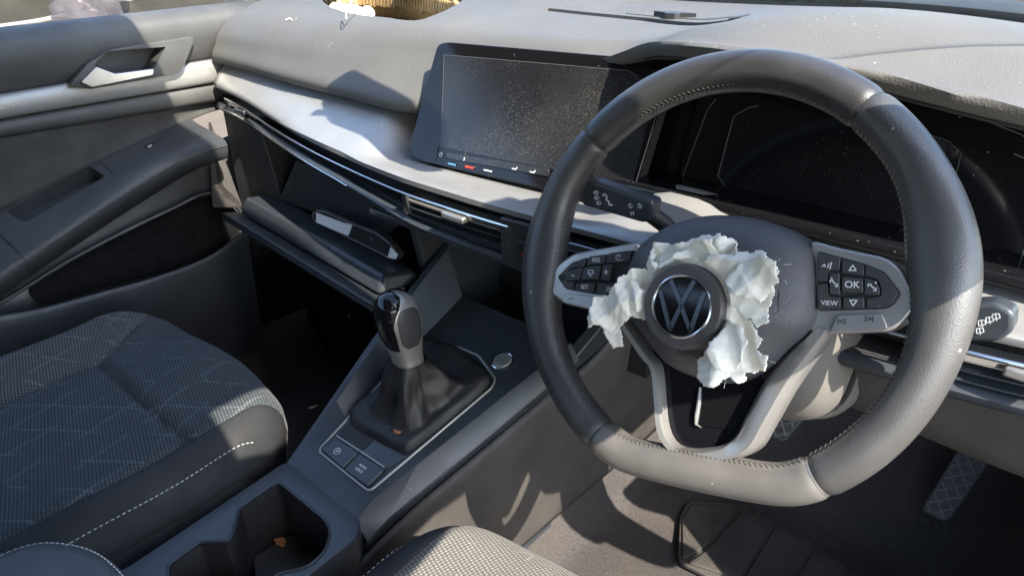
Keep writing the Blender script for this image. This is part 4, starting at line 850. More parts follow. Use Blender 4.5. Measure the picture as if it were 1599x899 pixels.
def stalk(name, label, quad, arm, armr_, y, marks):
    P = [Vector(q) for q in quad]; c = sum(P, Vector())/len(P); u = (P[1]-P[0]).normalized(); n = u.cross(P[-1]-P[0]).normalized()
    if n.dot(co.location-c) < 0: n = -n
    v = n.cross(u); root = thing(name, label, 'control stalk', c)
    poly = rounded([((p-c).dot(u), (p-c).dot(v)) for p in P], .0042, 5)
    hd_ = obj('head', *prism(poly, c, u, v, n, -.013, .004), 'plastic_smooth', root, bevel=.003, seg=3)
    obj('arm', *tube(catmull([Vector(a) for a in arm], 10), armr_, 12), 'plastic', root)
    sm_ = lambda sh: ([(v[0]*.9, v[1]*.9, v[2]) for v in sh[0]], sh[1])
    for q, shp in marks(lambda p: ((Vector(p)-c).dot(u), (Vector(p)-c).dot(v))):
        obj('legend', *onplane(sm_(shp), c+u*q[0]+v*q[1], u, v, n, .0043), 'white_print', hd_, smooth=False)
    return root
lamp = join(stroke([(-.001,.0018),(-.001,-.0018)],.0007), stroke([(-.001,.0018),(.0015,.0012),(.0022,0),(.0015,-.0012),(-.001,-.0018)],.0007), *[stroke([(-.0038,y),(-.0018,y)],.0006) for y in (-.0012,0,.0012)])
arrow = lambda s: stroke([(0,.0012),(s*.0025,.0012),(s*.0025,.0025),(s*.005,0),(s*.0025,-.0025),(s*.0025,-.0012),(0,-.0012)],.0006)
curl = stroke([(-.004,.005),(-.001,.006),(.001,.003),(-.001,.0),(.002,-.002),(.001,-.005),(.005,-.006)], .0016)
stalk('indicator_stalk', 'black light and indicator stalk left of the steering wheel hub', [(0.2204, 0.0300, 0.6632),(0.2335, 0.0300, 0.6678),(0.2979, 0.0300, 0.6625),(0.2974, 0.0300, 0.6452),(0.2898, 0.0300, 0.6403),(0.2212, 0.0300, 0.6413)],
      [(0.2872, 0.0350, 0.6485),(0.2985, 0.0450, 0.6374),(0.3075, 0.0600, 0.6214),(.36,.07,.61)], [.008]*4+[.009]*6, .03,
      lambda f_: [(f_((0.2383, 0.0300, 0.6577)), lamp), (f_((0.2393, 0.0300, 0.6530)), lamp), (f_((0.2417, 0.0300, 0.6485)), lamp), (f_((0.2501, 0.0300, 0.6535)), curl), (f_((0.2779, 0.0300, 0.6544)), arrow(-1)), (f_((0.2833, 0.0300, 0.6550)), arrow(1)), (f_((0.2785, 0.0300, 0.6466)), textmesh('PF', .006))])
wip = join(stroke([(-.003,-.0015),(.002,-.0022),(.003,.001),(-.001,.0022),(-.003,-.0015)],.0006), stroke([(-.001,-.003),(.001,.002)],.0006))
stalk('wiper_stalk', 'black wiper stalk poking out right of the steering wheel', [(0.5353, 0.0300, 0.6351),(0.5481, 0.0300, 0.6474),(0.5604, 0.0300, 0.6525),(0.5721, 0.0300, 0.6494),(0.5747, 0.0300, 0.6361),(0.5691, 0.0300, 0.6262),(0.5435, 0.0300, 0.6168)],
      [(0.5431, 0.0400, 0.6252),(.50,.06,.61),(.44,.08,.60)], [.008]*10, .03, lambda f_: [(f_((0.5564, 0.0300, 0.6367)), wip), (f_((0.5600, 0.0300, 0.6404)), wip), (f_((0.5629, 0.0300, 0.6438)), wip), (f_((0.5566, 0.0300, 0.6309)), wip)])
# ------------------------------------------------------------------ centre console
con = thing('centre_console', 'dark grey centre console with switches, start button and cup holder', 'console', (0,-.1,.1))
def CZ(y): return .2984+.3265*(y+.1345)
QN = Vector((0,-.3265,1)).normalized(); QU = X3; QV = QN.cross(QU); QO = Vector((0,0,CZ(0)))
def cq(L): return [((Vector(p)-QO).dot(QU), (Vector(p)-QO).dot(QV)) for p in L]
st = []
for y in (-.163,-.1345,-.08,-.02,.04,.10,.135,.155):
    t = (y+.157)/(.237); sh = .058+.042*t; sx = .078+.037*t
    wx, wz = interp([(-.163,-.085,.281),(.023,-.105,.400),(.152,-.125,.462)], y)
    ml = -(.0516+.0185*(y+.1345)/.195)-.010
    z = CZ(y)-(.008 if y < -.15 else 0)
    st.append([(-.118,y,.05),(wx-.004,y,wz-.012),(wx,y,wz),(wx+.010,y,wz-.001),(ml,y,z),(-ml,y,z),(sh,y,z-.001),(sx,y,z-.020),(sx+.001,y,z-.024),(sx-.006,y,z-.027),(.082,y,.05)])
st = [[Vector(p) for p in r] for r in st]
V, F = gridmesh(st); n = 11; F += [tuple(range(n-1,-1,-1)), tuple(range(7*n, 8*n))]
obj('console_body', V, F, 'plastic_smooth', con, bevel=.003, seg=3)
sidew = [[(.083,-.30,.20),(.084,-.134,.262),(.100,0,.303),(.113,.10,.333),(.125,.2,.36),(.14,.32,.44),(.15,.5,.5)], [(.086,-.30,.19),(.088,-.134,.252),(.103,0,.292),(.116,.10,.322),(.128,.2,.35),(.143,.32,.43),(.153,.5,.49)], [(.085,-.30,.12),(.087,-.134,.16),(.096,0,.18),(.104,.10,.19),(.112,.2,.2),(.12,.32,.22),(.13,.5,.25)], [(.07,-.30,.0),(.072,-.134,.03),(.078,0,.055),(.084,.10,.065),(.09,.2,.075),(.1,.34,.09),(.11,.52,.12)]]
obj('side_panel', *loft(sidew, 30, 24), 'plastic_brown', con, solid=.006)
obj('wing', *hexa([(-.135,.152,.05),(-.12,.152,.05),(-.125,.28,.05),(-.14,.28,.05)], [(-.1285,.152,.4615),(-.115,.152,.460),(-.12,.28,.54),(-.135,.28,.54)]), 'plastic_smooth', con, bevel=.002)
obj('wing', *hexa([(.098,.156,.33),(.11,.156,.33),(.132,.28,.36),(.12,.28,.36)], [(.105,.156,.375),(.118,.156,.366),(.145,.28,.46),(.13,.28,.465)]), 'plastic_smooth', con, bevel=.002)
obj('front_tray', *hexa([(-.125,.15,.30),(.11,.15,.30),(.13,.28,.30),(-.13,.28,.30)], [(-.125,.15,.345),(.11,.15,.345),(.13,.28,.35),(-.13,.28,.35)]), 'plastic', con, bevel=.002)
# silver outline, plates, switches
frp = rounded(cq([(-0.0556, -0.1320, 0.2992),(0.0505, -0.1348, 0.2983),(0.0725, 0.0475, 0.3578),(0.0667, 0.0608, 0.3622),(0.0185, 0.0796, 0.3683),(-0.0143, 0.0782, 0.3678),(-0.0707, 0.0669, 0.3642),(-0.0765, 0.0455, 0.3572)]), [.008,.007,.004,.01,.008,.008,.01,.01], 5)
FP = [QO+QU*a+QV*b+QN*.0012 for a, b in frp]
obj('inner_plate', *prism(inset(frp,.001), QO, QU, QV, QN, -.004, .0008), 'plastic', con, smooth=False)
obj('silver_outline', *tube(FP, .0016, 8, closed=True), 'silver', con)
rec = rounded(cq([(-0.0509, -0.1045, 0.3082),(-0.0554, -0.0825, 0.3154),(-0.0035, -0.0842, 0.3148),(-0.0037, -0.1044, 0.3082)]), .002)
obj('slot_opening', *prism(rec, QO, QU, QV, QN, .0009, .0013), 'plastic_deep', con, smooth=False)
obj('blank_plate', *prism(rounded(cq([(-0.0022, -0.1036, 0.3085),(-0.0005, -0.0847, 0.3147),(0.0534, -0.0789, 0.3165),(0.0442, -0.1034, 0.3086)]), .002), QO, QU, QV, QN, .0009, .0022), 'plastic_smooth', con, bevel=.0006)
b1 = obj('park_brake_switch', *prism(rounded(cq([(-0.0510, -0.1294, 0.3001),(-0.0467, -0.1086, 0.3068),(-0.0021, -0.1077, 0.3072),(-0.0021, -0.1323, 0.2991)]), .003), QO, QU, QV, QN, .0009, .0052), 'plastic_smooth', con, bevel=.001)
b2 = obj('hold_switch', *prism(rounded(cq([(0.0009, -0.1326, 0.2990),(0.0002, -0.1075, 0.3072),(0.0456, -0.1065, 0.3075),(0.0450, -0.1323, 0.2991)]), .003), QO, QU, QV, QN, .0009, .0052), 'plastic_smooth', con, bevel=.001)
for b, L in ((b1, [(-0.0484, -0.1063, 0.3076),(-0.0036, -0.1055, 0.3079)]), (b2, [(-0.0014, -0.1052, 0.3080),(0.0435, -0.1048, 0.3081)])):
    P = [QO+QU*a+QV*c+QN*.0056 for a, c in cq(L)]; obj('switch_bar', *tube(P, .0012, 6), 'silver', b)
def qtext(parent, s, p, size, dx=0, dy=0, m='white_print'):
    q = cq([p])[0]; V_, F_ = textmesh(s, size); obj('legend', *onplane((V_, F_), QO+QU*(q[0]+dx)+QV*(q[1]+dy), QU, QV, QN, .0054), m, parent, smooth=False)
qtext(b1, 'P', (-0.0281, -0.1205, 0.3030), .0065); q = cq([(-0.0281, -0.1205, 0.3030)])[0]
obj('legend', *onplane(stroke(circ(.0045), .0006), QO+QU*q[0]+QV*q[1], QU, QV, QN, .0054), 'white_print', b1, smooth=False)
qtext(b2, 'AUTO', (0.0195, -0.1208, 0.3029), .0045, 0, .003); qtext(b2, 'HOLD', (0.0195, -0.1208, 0.3029), .0045, 0, -.003)
sq = cq([(0.0540, 0.0878, 0.3710)])[0]; sc_ = QO+QU*sq[0]+QV*sq[1]
sbt = obj('start_button', *prism([(.0125*cos(2*pi*k/32), .0125*sin(2*pi*k/32)) for k in range(32)], sc_, QU, QV, QN, 0, .0035), 'silver', con, bevel=.0012)
obj('button_ring', *tube([sc_+QU*.0138*cos(2*pi*k/32)+QV*.0138*sin(2*pi*k/32)+QN*.0008 for k in range(32)], .0014, 6, closed=True), 'chrome', con)
for s, dy in (('START',.0045),('ENGINE',0),('STOP',-.0045)):
    V_, F_ = textmesh(s, .0042); obj('legend', *onplane((V_, F_), sc_+QV*dy, QU, QV, QN, .0036), 'grey_print', sbt, smooth=False)
# cup holder deck
dk = rounded([(-.090,-.158),(.062,-.158),(.083,-.175),(.090,-.30),(.090,-.56),(-.075,-.56),(-.066,-.36)], [.012,.012,.012,.0,.0,.0,.0])
deck = obj('cup_deck', *prism(dk, (0,0,0), X3, Y3, Z3, .10, .283), 'plastic_smooth', con, bevel=.003, seg=3)
hole2 = rounded([(p[0],p[1]) for p in ((-0.0629, -0.1869, 0.2830),(0.0369, -0.1864, 0.2830),(0.0562, -0.1939, 0.2830),(0.0743, -0.2147, 0.2830),(0.0784, -0.2389, 0.2830),(0.0608, -0.2658, 0.2830),(0.0720, -0.2977, 0.2830),(0.0082, -0.3545, 0.2830),(-0.0347, -0.3348, 0.2830),(-0.0397, -0.2964, 0.2830),(-0.0175, -0.2754, 0.2830),(-0.0252, -0.2660, 0.2830),(-0.0557, -0.2413, 0.2830))], [.012,.01,.01,.01,.01,.01,.004,.004,.006,.003,.003,.003,.004])
cut(deck, prism(hole2, (0,0,0), X3, Y3, Z3, .16, .4))
obj('cup_lining', *ringprism(hole2, inset(hole2,.0015), (0,0,0), X3, Y3, Z3, .17, .2815), 'plastic_deep', con)
obj('cup_rim', *tube([Vector((a,b,.2835)) for a, b in hole2], .0016, 6, closed=True), 'plastic_smooth', con)
cm = rounded([(p[0],p[1]) for p in ((-0.0547, -0.2396, 0.2050),(-0.0545, -0.1870, 0.2050),(0.0021, -0.1786, 0.2050),(0.0289, -0.2102, 0.2050),(-0.0212, -0.2548, 0.2050))], .008)
obj('cup_mat', *prism(cm, (0,0,0), X3, Y3, Z3, .190, .205), 'rubber', con, bevel=.001)
obj('cup_latch', *hexa([(-0.0752, -0.2767, 0.2300),(-0.0665, -0.2637, 0.2300),(-0.0505, -0.2679, 0.2200),(-0.0553, -0.2772, 0.2200)], [(-0.0652, -0.2781, 0.2400),(-0.0578, -0.2663, 0.2400),(-0.0434, -0.2703, 0.2350),(-0.0482, -0.2795, 0.2350)]), 'plastic', con, smooth=False)
# centre armrest
ar = None
ap = rounded([(-.045,-.75),(.098,-.75),(.098,-.385),(.012,-.392),(-.045,-.43)], [.0,.0,.045,.05,.05], 8)
V, F = gridmesh([[Vector((a,b,.31)) for a, b in ap], [Vector((a,b,.372)) for a, b in ap], [Vector((a,b,.384)) for a, b in inset(ap,.003)], [Vector((a,b,.393)) for a, b in inset(ap,.010)], [Vector((a,b,.398)) for a, b in inset(ap,.022)]], closed_u=True)
k = len(ap); F += [tuple(range(4*k,5*k))]
ar = obj('armrest', V, F, 'armrest_skin', con, auto=50); ar['label'] = 'grey padded armrest with white stitched edge'
sp_ = inset(ap, .0075); ms = []
P = catmull([Vector((a,b,.3915)) for a, b in sp_], 360, closed=True)
for i in range(0, 358, 2):
    if P[i].y > -.62: ms.append(tube([P[i]-Z3*.0004, P[i].lerp(P[i+1],.5)+Z3*.0004, P[i+1].lerp(P[i+2 if i+2 < 360 else 0],.45)-Z3*.0004], .0006, 5))
obj('stitching', *join(*ms), 'thread_white', ar)

# ------------------------------------------------------------------ gear lever
gear = thing('gear_lever', 'gear lever with glossy black and silver knob and black leather gaiter', 'gear lever', (.01,-.03,.33))
gb_ = catmull([Vector((-0.0564, -0.0808, 0.3159)),Vector((0.0033, -0.0836, 0.3150)),Vector((0.0463, -0.0789, 0.3165)),Vector((0.0541, -0.0652, 0.3210)),Vector((0.0616, -0.0133, 0.3380)),Vector((0.0666, 0.0479, 0.3579)),Vector((0.0462, 0.0619, 0.3625)),Vector((-0.0058, 0.0723, 0.3659)),Vector((-0.0616, 0.0622, 0.3626)),Vector((-0.0689, 0.0388, 0.3550)),Vector((-0.0616, -0.0227, 0.3349))], 144, closed=True)
gc = Vector((.013,-.032,.413)); cen = sum(gb_, Vector())/144; rings = []
for j, t in enumerate([0,.05,.1,.16,.22,.28,.34,.4,.46,.52,.58,.64,.7,.76,.82,.88,.94,1]):
    ring_ = []
    for i, p in enumerate(gb_):
        q = 2*pi*i/144; tgt = gc+Vector((.021*cos(math.atan2(p.y-cen.y,p.x-cen.x)), .021*sin(math.atan2(p.y-cen.y,p.x-cen.x)), 0))
        k = {0:0,.05:.03,.1:.16,.16:.42}.get(t, .42+.58*((t-.16)/.84)**.62) if t > .16 or t in (0,.05,.1,.16) else t
        zz = {0:0,.05:.010,.1:.014,.16:.010}.get(t, .010+(t-.16)/.84*1.0) if t in (0,.05,.1,.16) else None
        pos = p.lerp(tgt, k)
        zb = p.lerp(cen, k*.6).z
        if zz is not None: pos.z = zb+zz
        else:
            u = (t-.16)/.84; pos.z = (zb+.010)*(1-u)+gc.z*u
        tw = lambda v: abs((v-math.floor(v))*2-1)-.5; wr = sin(pi*min(1,max(0,t)))**.8*(.006*noise.noise(Vector((cos(q)*2.4, sin(q)*2.4, t*3.5)))+.012*tw(q/(2*pi)*4+.17)+.009*tw(q/(2*pi)*8-t*.9+.1)*(1-t))
        d = Vector((pos.x-gc.x, pos.y-gc.y, 0)); d = d.normalized() if d.length > 1e-4 else d
        ring_.append(pos+d*wr+Z3*wr*.4)
    rings.append(ring_)
gai = obj('gaiter', *gridmesh(rings, closed_u=True), 'gaiter', gear, auto=0)
for off in (-2, 2):
    idx = 11+off*.0; col_ = [rings[j][30] for j in range(2, 18)]
    ms = []; P = catmull([p+(p-Vector((gc.x,gc.y,p.z))).normalized()*.0012+Vector((.0016*off*.5,.0016*off*.4,0)) for p in col_], 70)
    for i in range(0, 68, 2): ms.append(tube([P[i], P[i+1]], .00055, 5))
    obj('stitching', *join(*ms), 'thread', gai)
def knobr(z):
    # half widths in x and y at height z above the gaiter collar
    return interp([(0,.0185,.0185),(.008,.0175,.0180),(.02,.0168,.0185),(.035,.0180,.0215),(.05,.0205,.0245),(.065,.0222,.026),(.08,.0222,.0258),(.092,.0198,.0225),(.099,.015,.0165),(.103,.008,.009),(.1042,.001,.001)], z)
def knobp(z, q, off=0):
    a, b = knobr(z); a *= .99; b *= 1.0; c, s = cos(q), sin(q); e = .78
    return gc+Vector((-.05*z, -.10*z+.02*0, 0))+Vector(((a+off)*abs(c)**e*(1 if c > 0 else -1), (b+off)*abs(s)**e*(1 if s > 0 else -1), -.012+z+off*(max(0,(z-.08)/.024))))
zs = [.104*k/46 for k in range(47)]
obj('knob_frame', *gridmesh([[knobp(z, 2*pi*k/48) for k in range(48)] for z in zs], closed_u=True), 'silver_satin', gear, auto=60)
def patch(f, z0, z1, nz=24, nq=28, off=.0011):
    return gridmesh([[knobp(z0+(z1-z0)*j/nz, f(z0+(z1-z0)*j/nz, i/nq), off*min(1, 4*min(i/nq,1-i/nq), 4*(j/nz))+.0002) for i in range(nq+1)] for j in range(nz+1)])
capf = lambda z, t: -pi/2-.2+(t-.5)*2*(radians(46)+radians(62)*max(0,(z-.07)/.034)**1.5+radians(10)*sin(z/.104*pi))
cap = obj('knob_cap', *patch(capf, .037, .1038, 30), 'gloss_clean', gear, auto=0)
sidef = lambda z, t: (t-.5)*2*radians(34)
obj('side_grip', *patch(lambda z, t: -.02+(t-.5)*2*radians(33)*sqrt(max(.02,1-((z-.064)/.027)**4)), .038, .090, 24), 'plastic', gear, auto=0)
obj('side_grip', *patch(lambda z, t: pi+(t-.5)*2*radians(37)*sqrt(max(.02,1-((z-.058)/.031)**4)), .029, .087, 24), 'plastic', gear, auto=0)
kt = gc+Vector((-.0045,-.0155,.0835)); kn = Vector((-.1,-.45,1)).normalized(); ku = Vector((1,0,.1)).normalized(); kv = kn.cross(ku).normalized()
gp = join(*[stroke([(x,.004),(x,-.004)], .0006) for x in (-.005,0,.005)], stroke([(-.005,0),(.005,0)], .0006))
obj('gear_pattern', *onplane(gp, kt, ku, kv, kn, .0012), 'white_print', cap, smooth=False)
V_, F_ = textmesh('6', .005); obj('gear_pattern', *onplane((V_,F_), kt+ku*.005-kv*.007, ku, kv, kn, .0008), 'white_print', cap, smooth=False)

# ------------------------------------------------------------------ seats
def make_seat(name, label, cx, y0, mirror, y1):
    root = thing(name, label, 'car seat', (cx, y0-.3, .1)); m = -1 if mirror else 1
    nx, ny = 110, 110; w_ = .228
    xs = [w_*(sin(pi/2*(2*i/nx-1))*.5+(2*i/nx-1)*.5) for i in range(nx+1)]     # local x, right positive for the passenger seat
    def yfront(x): return -.004-.035*(abs(x)/w_)**2.5-.055*max(0,(abs(x)-.15)/.078)**2.2
    def seam_l(y): return -.108 if y < -.155 else -.108-(y+.155)/.12*.062
    XL = .178
    def top(x, y):
        z = .012*exp(-((y+.06)/.09)**2)+.020*max(0,(abs(x)-.10)/.12)**1.3*(1 if x < 0 else .55)-.02*max(0,-y-.2)
        z -= .03*max(0,(x-.17)/.06)**1.5
        g = lambda d, dep=.0065, wd=.006: dep*exp(-(d/wd)**2)
        dl = x-seam_l(y); z -= g(dl)
        if -.105 < x < XL: z -= g(y+.155, .009, .007)
        z -= g(x-XL, .003, .003)
        if -.10 < x < .17: z += .010*sin(pi*min(1,(x+.10)/.27))*(1 if y > -.155 else .4)
        return z+.0025*noise.noise(Vector((x*14, y*14, cx)))
    grid = []
    for i in range(nx+1):
        x = xs[i]; yf = yfront(x); row = []
        prof = []
        for j in range(ny+1):
            t = j/ny; d = .75*t**1.5 if t > 0 else 0; y = yf-d
            dx = w_-abs(x); Rr_ = .05; a = min(1, d/Rr_); b = min(1, dx/.035)
            drop = Rr_*(1-sqrt(max(0,1-(1-a)**2)))+.035*(1-sqrt(max(0,1-(1-b)**2)))
            row.append((x, y, .318+top(x, y)-drop*1.0))
        # front skirt
        f = row[0]; sk = [(x*(.97), f[1]+.004, f[2]-.02), (x*.95, f[1]-.004, f[2]-.07), (x*.93, f[1]-.05, .10)]
        grid.append([(p, 1) for p in reversed(sk)]+[(p, 0) for p in row])
    n2 = len(grid[0]); allv = [Vector((cx+m*p[0], y0+p[1], p[2])) for r in grid for p, s in r]; loc = [p for r in grid for p, s in r]
    pan = {'bolster':[], 'front_panel':[], 'centre_panel':[], 'side_trim':[]}
    for i in range(nx):
        for j in range(n2-1):
            q = (i*n2+j, (i+1)*n2+j, (i+1)*n2+j+1, i*n2+j+1); c = [sum(loc[k][a] for k in q)/4 for a in range(2)]
            if c[0] > XL: pan['side_trim'].append(q)
            elif c[0] < seam_l(c[1]): pan['bolster'].append(q)
            elif c[1] > -.155: pan['front_panel'].append(q)
            else: pan['centre_panel'].append(q)
    for nm, fs in pan.items():
        used = sorted({k for q in fs for k in q}); mp = {k: i for i, k in enumerate(used)}
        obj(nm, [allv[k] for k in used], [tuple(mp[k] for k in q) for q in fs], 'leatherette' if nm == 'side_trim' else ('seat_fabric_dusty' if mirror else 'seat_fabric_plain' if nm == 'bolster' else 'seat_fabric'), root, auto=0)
    # leather side below the seam and stitch line
    e = grid[nx]; sd = [[Vector((cx+m*(p[0]+o), y0+p[1], p[2]+dz)) for p, s in e if s == 0] for o, dz in ((0,0),(.010,-.012),(.014,-.04),(.0,-.20))]
    obj('side_trim', *gridmesh(sd), 'leatherette', root, sub=1, auto=0)
    ix = min(range(nx+1), key=lambda i: abs(xs[i]-.214)); P = [Vector((cx+m*p[0], y0+p[1], p[2])) for p, s in grid[ix] if s == 0 and p[1] < -.09]; P = catmull(P, 240); ms = []
    for i in range(0, 236, 2): ms.append(tube([P[i]+Vector((m*.0008,0,.0006)), P[i].lerp(P[i+1],.5)+Vector((m*.0014,0,.0012)), P[i+1]+Vector((m*.0008,0,.0006))], .0006, 5))
    obj('stitching', *join(*ms), 'thread_white', root)
    P = [Vector((cx+m*(x), y0+yfront(x)-.001, .318+top(x,yfront(x))-.05)) for x in xs[6:-6]]
    obj('back_panel', *hexa([(cx-.2,y0-.62,.1),(cx+.2,y0-.62,.1),(cx+.2,y0-.72,.1),(cx-.2,y0-.72,.1)], [(cx-.2,y0-.72,.75),(cx+.2,y0-.72,.75),(cx+.2,y0-.82,.75),(cx-.2,y0-.82,.75)]), 'seat_fabric', root, bevel=.03, seg=4)
    return root
make_seat('passenger_seat', 'charcoal woven fabric passenger seat with diamond thread pattern', -.338, -.088, False, -.7)
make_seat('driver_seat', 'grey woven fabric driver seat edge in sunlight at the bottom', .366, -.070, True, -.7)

# ------------------------------------------------------------------ heel mat
hm = thing('heel_mat', 'worn black rubber heel mat with raised ribs in the driver footwell', 'floor mat', (.3,.3,.01))
base_ = [(0.2431, 0.2638, 0.0140),(0.1952, 0.3517, 0.0140),(0.1877, 0.3931, 0.0140),(0.2529, 0.4386, 0.0140),(0.3770, 0.4417, 0.0140),(0.4889, 0.4414, 0.0140),(0.5719, 0.4351, 0.0140),(0.5261, 0.3127, 0.0140),(0.3254, 0.2724, 0.0140)]
obj('mat_base', *prism(rounded([(p[0],p[1]) for p in base_], .015), (0,0,0), X3, Y3, Z3, .002, .010), 'rubber', hm, bevel=.002)
for L in ([(0.2057, 0.3409, 0.0200),(0.1985, 0.3817, 0.0200),(0.2588, 0.4210, 0.0200),(0.2595, 0.3048, 0.0200),(0.2475, 0.2702, 0.0200)], [(0.2688, 0.4259, 0.0200),(0.3162, 0.4256, 0.0200),(0.3274, 0.2905, 0.0200),(0.2572, 0.2687, 0.0200),(0.2667, 0.3077, 0.0200)],
          [(0.3248, 0.4256, 0.0200),(0.3815, 0.4235, 0.0200),(0.3849, 0.3213, 0.0200),(0.3344, 0.2967, 0.0200)], [(0.3894, 0.4236, 0.0200),(0.4395, 0.4240, 0.0200),(0.4418, 0.3416, 0.0200),(0.3928, 0.3252, 0.0200)], [(0.4469, 0.4241, 0.0200),(0.4876, 0.4250, 0.0200),(0.4913, 0.3637, 0.0200),(0.4478, 0.3470, 0.0200)]):
    pl_ = rounded([(p[0],p[1]) for p in L], .006); o = obj('mat_rib', *prism(pl_, (0,0,0), X3, Y3, Z3, .009, .0135), 'rubber', hm, bevel=.0015)
    x0, x1 = min(p[0] for p in pl_), max(p[0] for p in pl_); y0_, y1_ = min(p[1] for p in pl_), max(p[1] for p in pl_); ms = []; ins_ = inset(pl_, .003)
    d1 = Vector((.92,.39)); d2 = Vector((-.39,.92)); c0_ = Vector(((x0+x1)/2,(y0_+y1_)/2))
    for a in range(-26, 27):
        for b in range(-26, 27):
            p = c0_+d1*(.0048*(a+.5*(b % 2)))+d2*(.0042*b)
            if inpoly(p.x, p.y, ins_): ms.append(([(p.x-.0012,p.y,.0134),(p.x,p.y-.0012,.0134),(p.x+.0012,p.y,.0134),(p.x,p.y+.0012,.0134),(p.x,p.y,.0150)], [(0,1,4),(1,2,4),(2,3,4),(3,0,4)]))
    if ms: q_ = obj('mat_studs', *join(*ms), 'rubber', o, smooth=False); q_['kind'] = 'stuff'
# ------------------------------------------------------------------ pedals
def pedal(name, label, outline, root_at, arm, nbar):
    P = [Vector(p) for p in outline]; c = sum(P, Vector())/len(P); n = Vector((0,-.80,.60)); u = (X3-n*X3.dot(n)).normalized(); v = n.cross(u)
    L = []
    for p in P:        # drop the outline along the sight line onto the sloping pad plane
        d = p-co.location; q = co.location+d*((c-co.location).dot(n)/d.dot(n)); L.append(((q-c).dot(u), (q-c).dot(v)))
    if sum(L[i][0]*L[(i+1)%len(L)][1]-L[(i+1)%len(L)][0]*L[i][1] for i in range(len(L))) < 0: L.reverse()
    root = thing(name, label, 'pedal', c); Lr = rounded(L, .008)
    pd = obj('pad', *prism(Lr, c, u, v, n, -.008, 0), 'pedal_rubber', root, bevel=.002)
    x0, x1 = min(p[0] for p in L), max(p[0] for p in L); y0_, y1_ = min(p[1] for p in L), max(p[1] for p in L); R_ = max(x1-x0, y1_-y0_)
    ins_ = inset(Lr, .003)
    for ang in (radians(38), radians(-52)):
        d = Vector((cos(ang), sin(ang))); e = Vector((-d.y, d.x)); k = -int(R_/.014)-1
        while k*.014 < R_:
            run = [Vector(((x0+x1)/2,(y0_+y1_)/2))+e*(k*.014)+d*(s*.002) for s in range(-70, 71)]; run = [p for p in run if inpoly(p.x, p.y, ins_)]; k += 1
            if len(run) > 3:
                A, B = run[0], run[-1]; obj('tread_bar', *tube([c+u*A.x+v*A.y+n*.0003, c+u*B.x+v*B.y+n*.0003], .0016, 6), 'tread', pd)
    obj('pedal_arm', *tube(catmull([c-n*.018+v*.01, c+Vector((0,.07,.06)), Vector(arm)], 8), .008, 8), 'plastic_deep', root)
    return root
pedal('accelerator_pedal', 'long accelerator pedal with cross hatched rubber pad at far right', [(0.5204, 0.5000, 0.2281),(0.5593, 0.5000, 0.2239),(0.5377, 0.5000, 0.1138),(0.5306, 0.5000, 0.1008),(0.5009, 0.5000, 0.1041),(0.5011, 0.5000, 0.1189)], 0, (.52,.70,.35), 8)
pedal('brake_pedal', 'brake pedal with cross hatched rubber pad seen through the wheel', [(0.2610, 0.4500, 0.2178),(0.3254, 0.4500, 0.2428),(0.3270, 0.4500, 0.2099),(0.3054, 0.4500, 0.1569),(0.2592, 0.4500, 0.1557)], 0, (.30,.62,.45), 5)

# ------------------------------------------------------------------ glovebox lid and pouch
lid = thing('glovebox_lid', 'open dark glovebox lid hanging down in front of the passenger footwell', 'glovebox lid', (-.38,.06,.41))
A, B = Vector((-0.6289, 0.0669, 0.4200)), Vector((-0.1279, 0.0213, 0.4200)); d = (B-A).normalized(); nb = Vector((-d.y, d.x, 0)); nb = nb if nb.y > 0 else -nb
C1, C2 = B+nb*.085+d*.004-Z3*.012, A+nb*.13-Z3*.03
obj('outer_panel', *hexa([A-Z3*.016, B-Z3*.016, C1-Z3*.02, C2-Z3*.02], [A, B, C1, C2]), 'plastic_smooth', lid, bevel=.004, seg=3)
e0, e1 = A.lerp(B,.06)+nb*.022, B+nb*.020-d*.014
obj('inner_ridge', *hexa([e0, e1, e1+nb*.075+d*.012, e0+nb*.085], [e0+nb*.016+Z3*.027, e1+nb*.015+Z3*.026-d*.004, e1+nb*.062+Z3*.020, e0+nb*.070+Z3*.020]), 'plastic_smooth', lid, bevel=.006, seg=3)
obj('lid_seam', *tube([A+Vector((0,0,-.008))-nb*.0005, B+Vector((0,0,-.008))-nb*.0005], .0011, 5), 'plastic_deep', lid)
P = [(-0.2116, 0.0900, 0.4311),(-0.1706, 0.0850, 0.4327),(-0.1544, 0.0800, 0.4313),(-0.1499, 0.0780, 0.4253),(-0.1340, 0.0850, 0.4155)]
obj('damper_rod', *tube(catmull([Vector(p) for p in P], 16), .0022, 7), 'silver_satin', lid)
obj('damper_clip', *blob(Vector((-0.1483, 0.0760, 0.4296)), .009, (1,1,1.3), .5, 40), 'gloss_black', lid)
po = thing('document_pouch', 'slim black stitched pouch with white paper standing in the open glovebox', 'pouch', (-0.2777, 0.1100, 0.4484))
pp = [(-0.3720, 0.1000, 0.4566),(-0.3720, 0.1000, 0.4720),(-0.3574, 0.1000, 0.4809),(-0.3355, 0.1000, 0.4850),(-0.2504, 0.1000, 0.4817),(-0.2043, 0.1000, 0.4823),(-0.1732, 0.1000, 0.4735),(-0.1551, 0.1000, 0.4585),(-0.1622, 0.1000, 0.4473),(-0.1771, 0.1000, 0.4451),(-0.2799, 0.1000, 0.4520)]
poly = rounded([(p[0],p[2]) for p in pp], .004)
obj('shell', *prism(poly, (0,.1,0), X3, Z3, (0,-1,0), -.008, .003), 'gaiter', po, bevel=.002)
pa = rounded([(p[0],p[2]) for p in ((-0.3608, 0.1000, 0.4583),(-0.3568, 0.1000, 0.4756),(-0.2835, 0.1000, 0.4765),(-0.2620, 0.1000, 0.4787),(-0.2757, 0.1000, 0.4574))], .002)
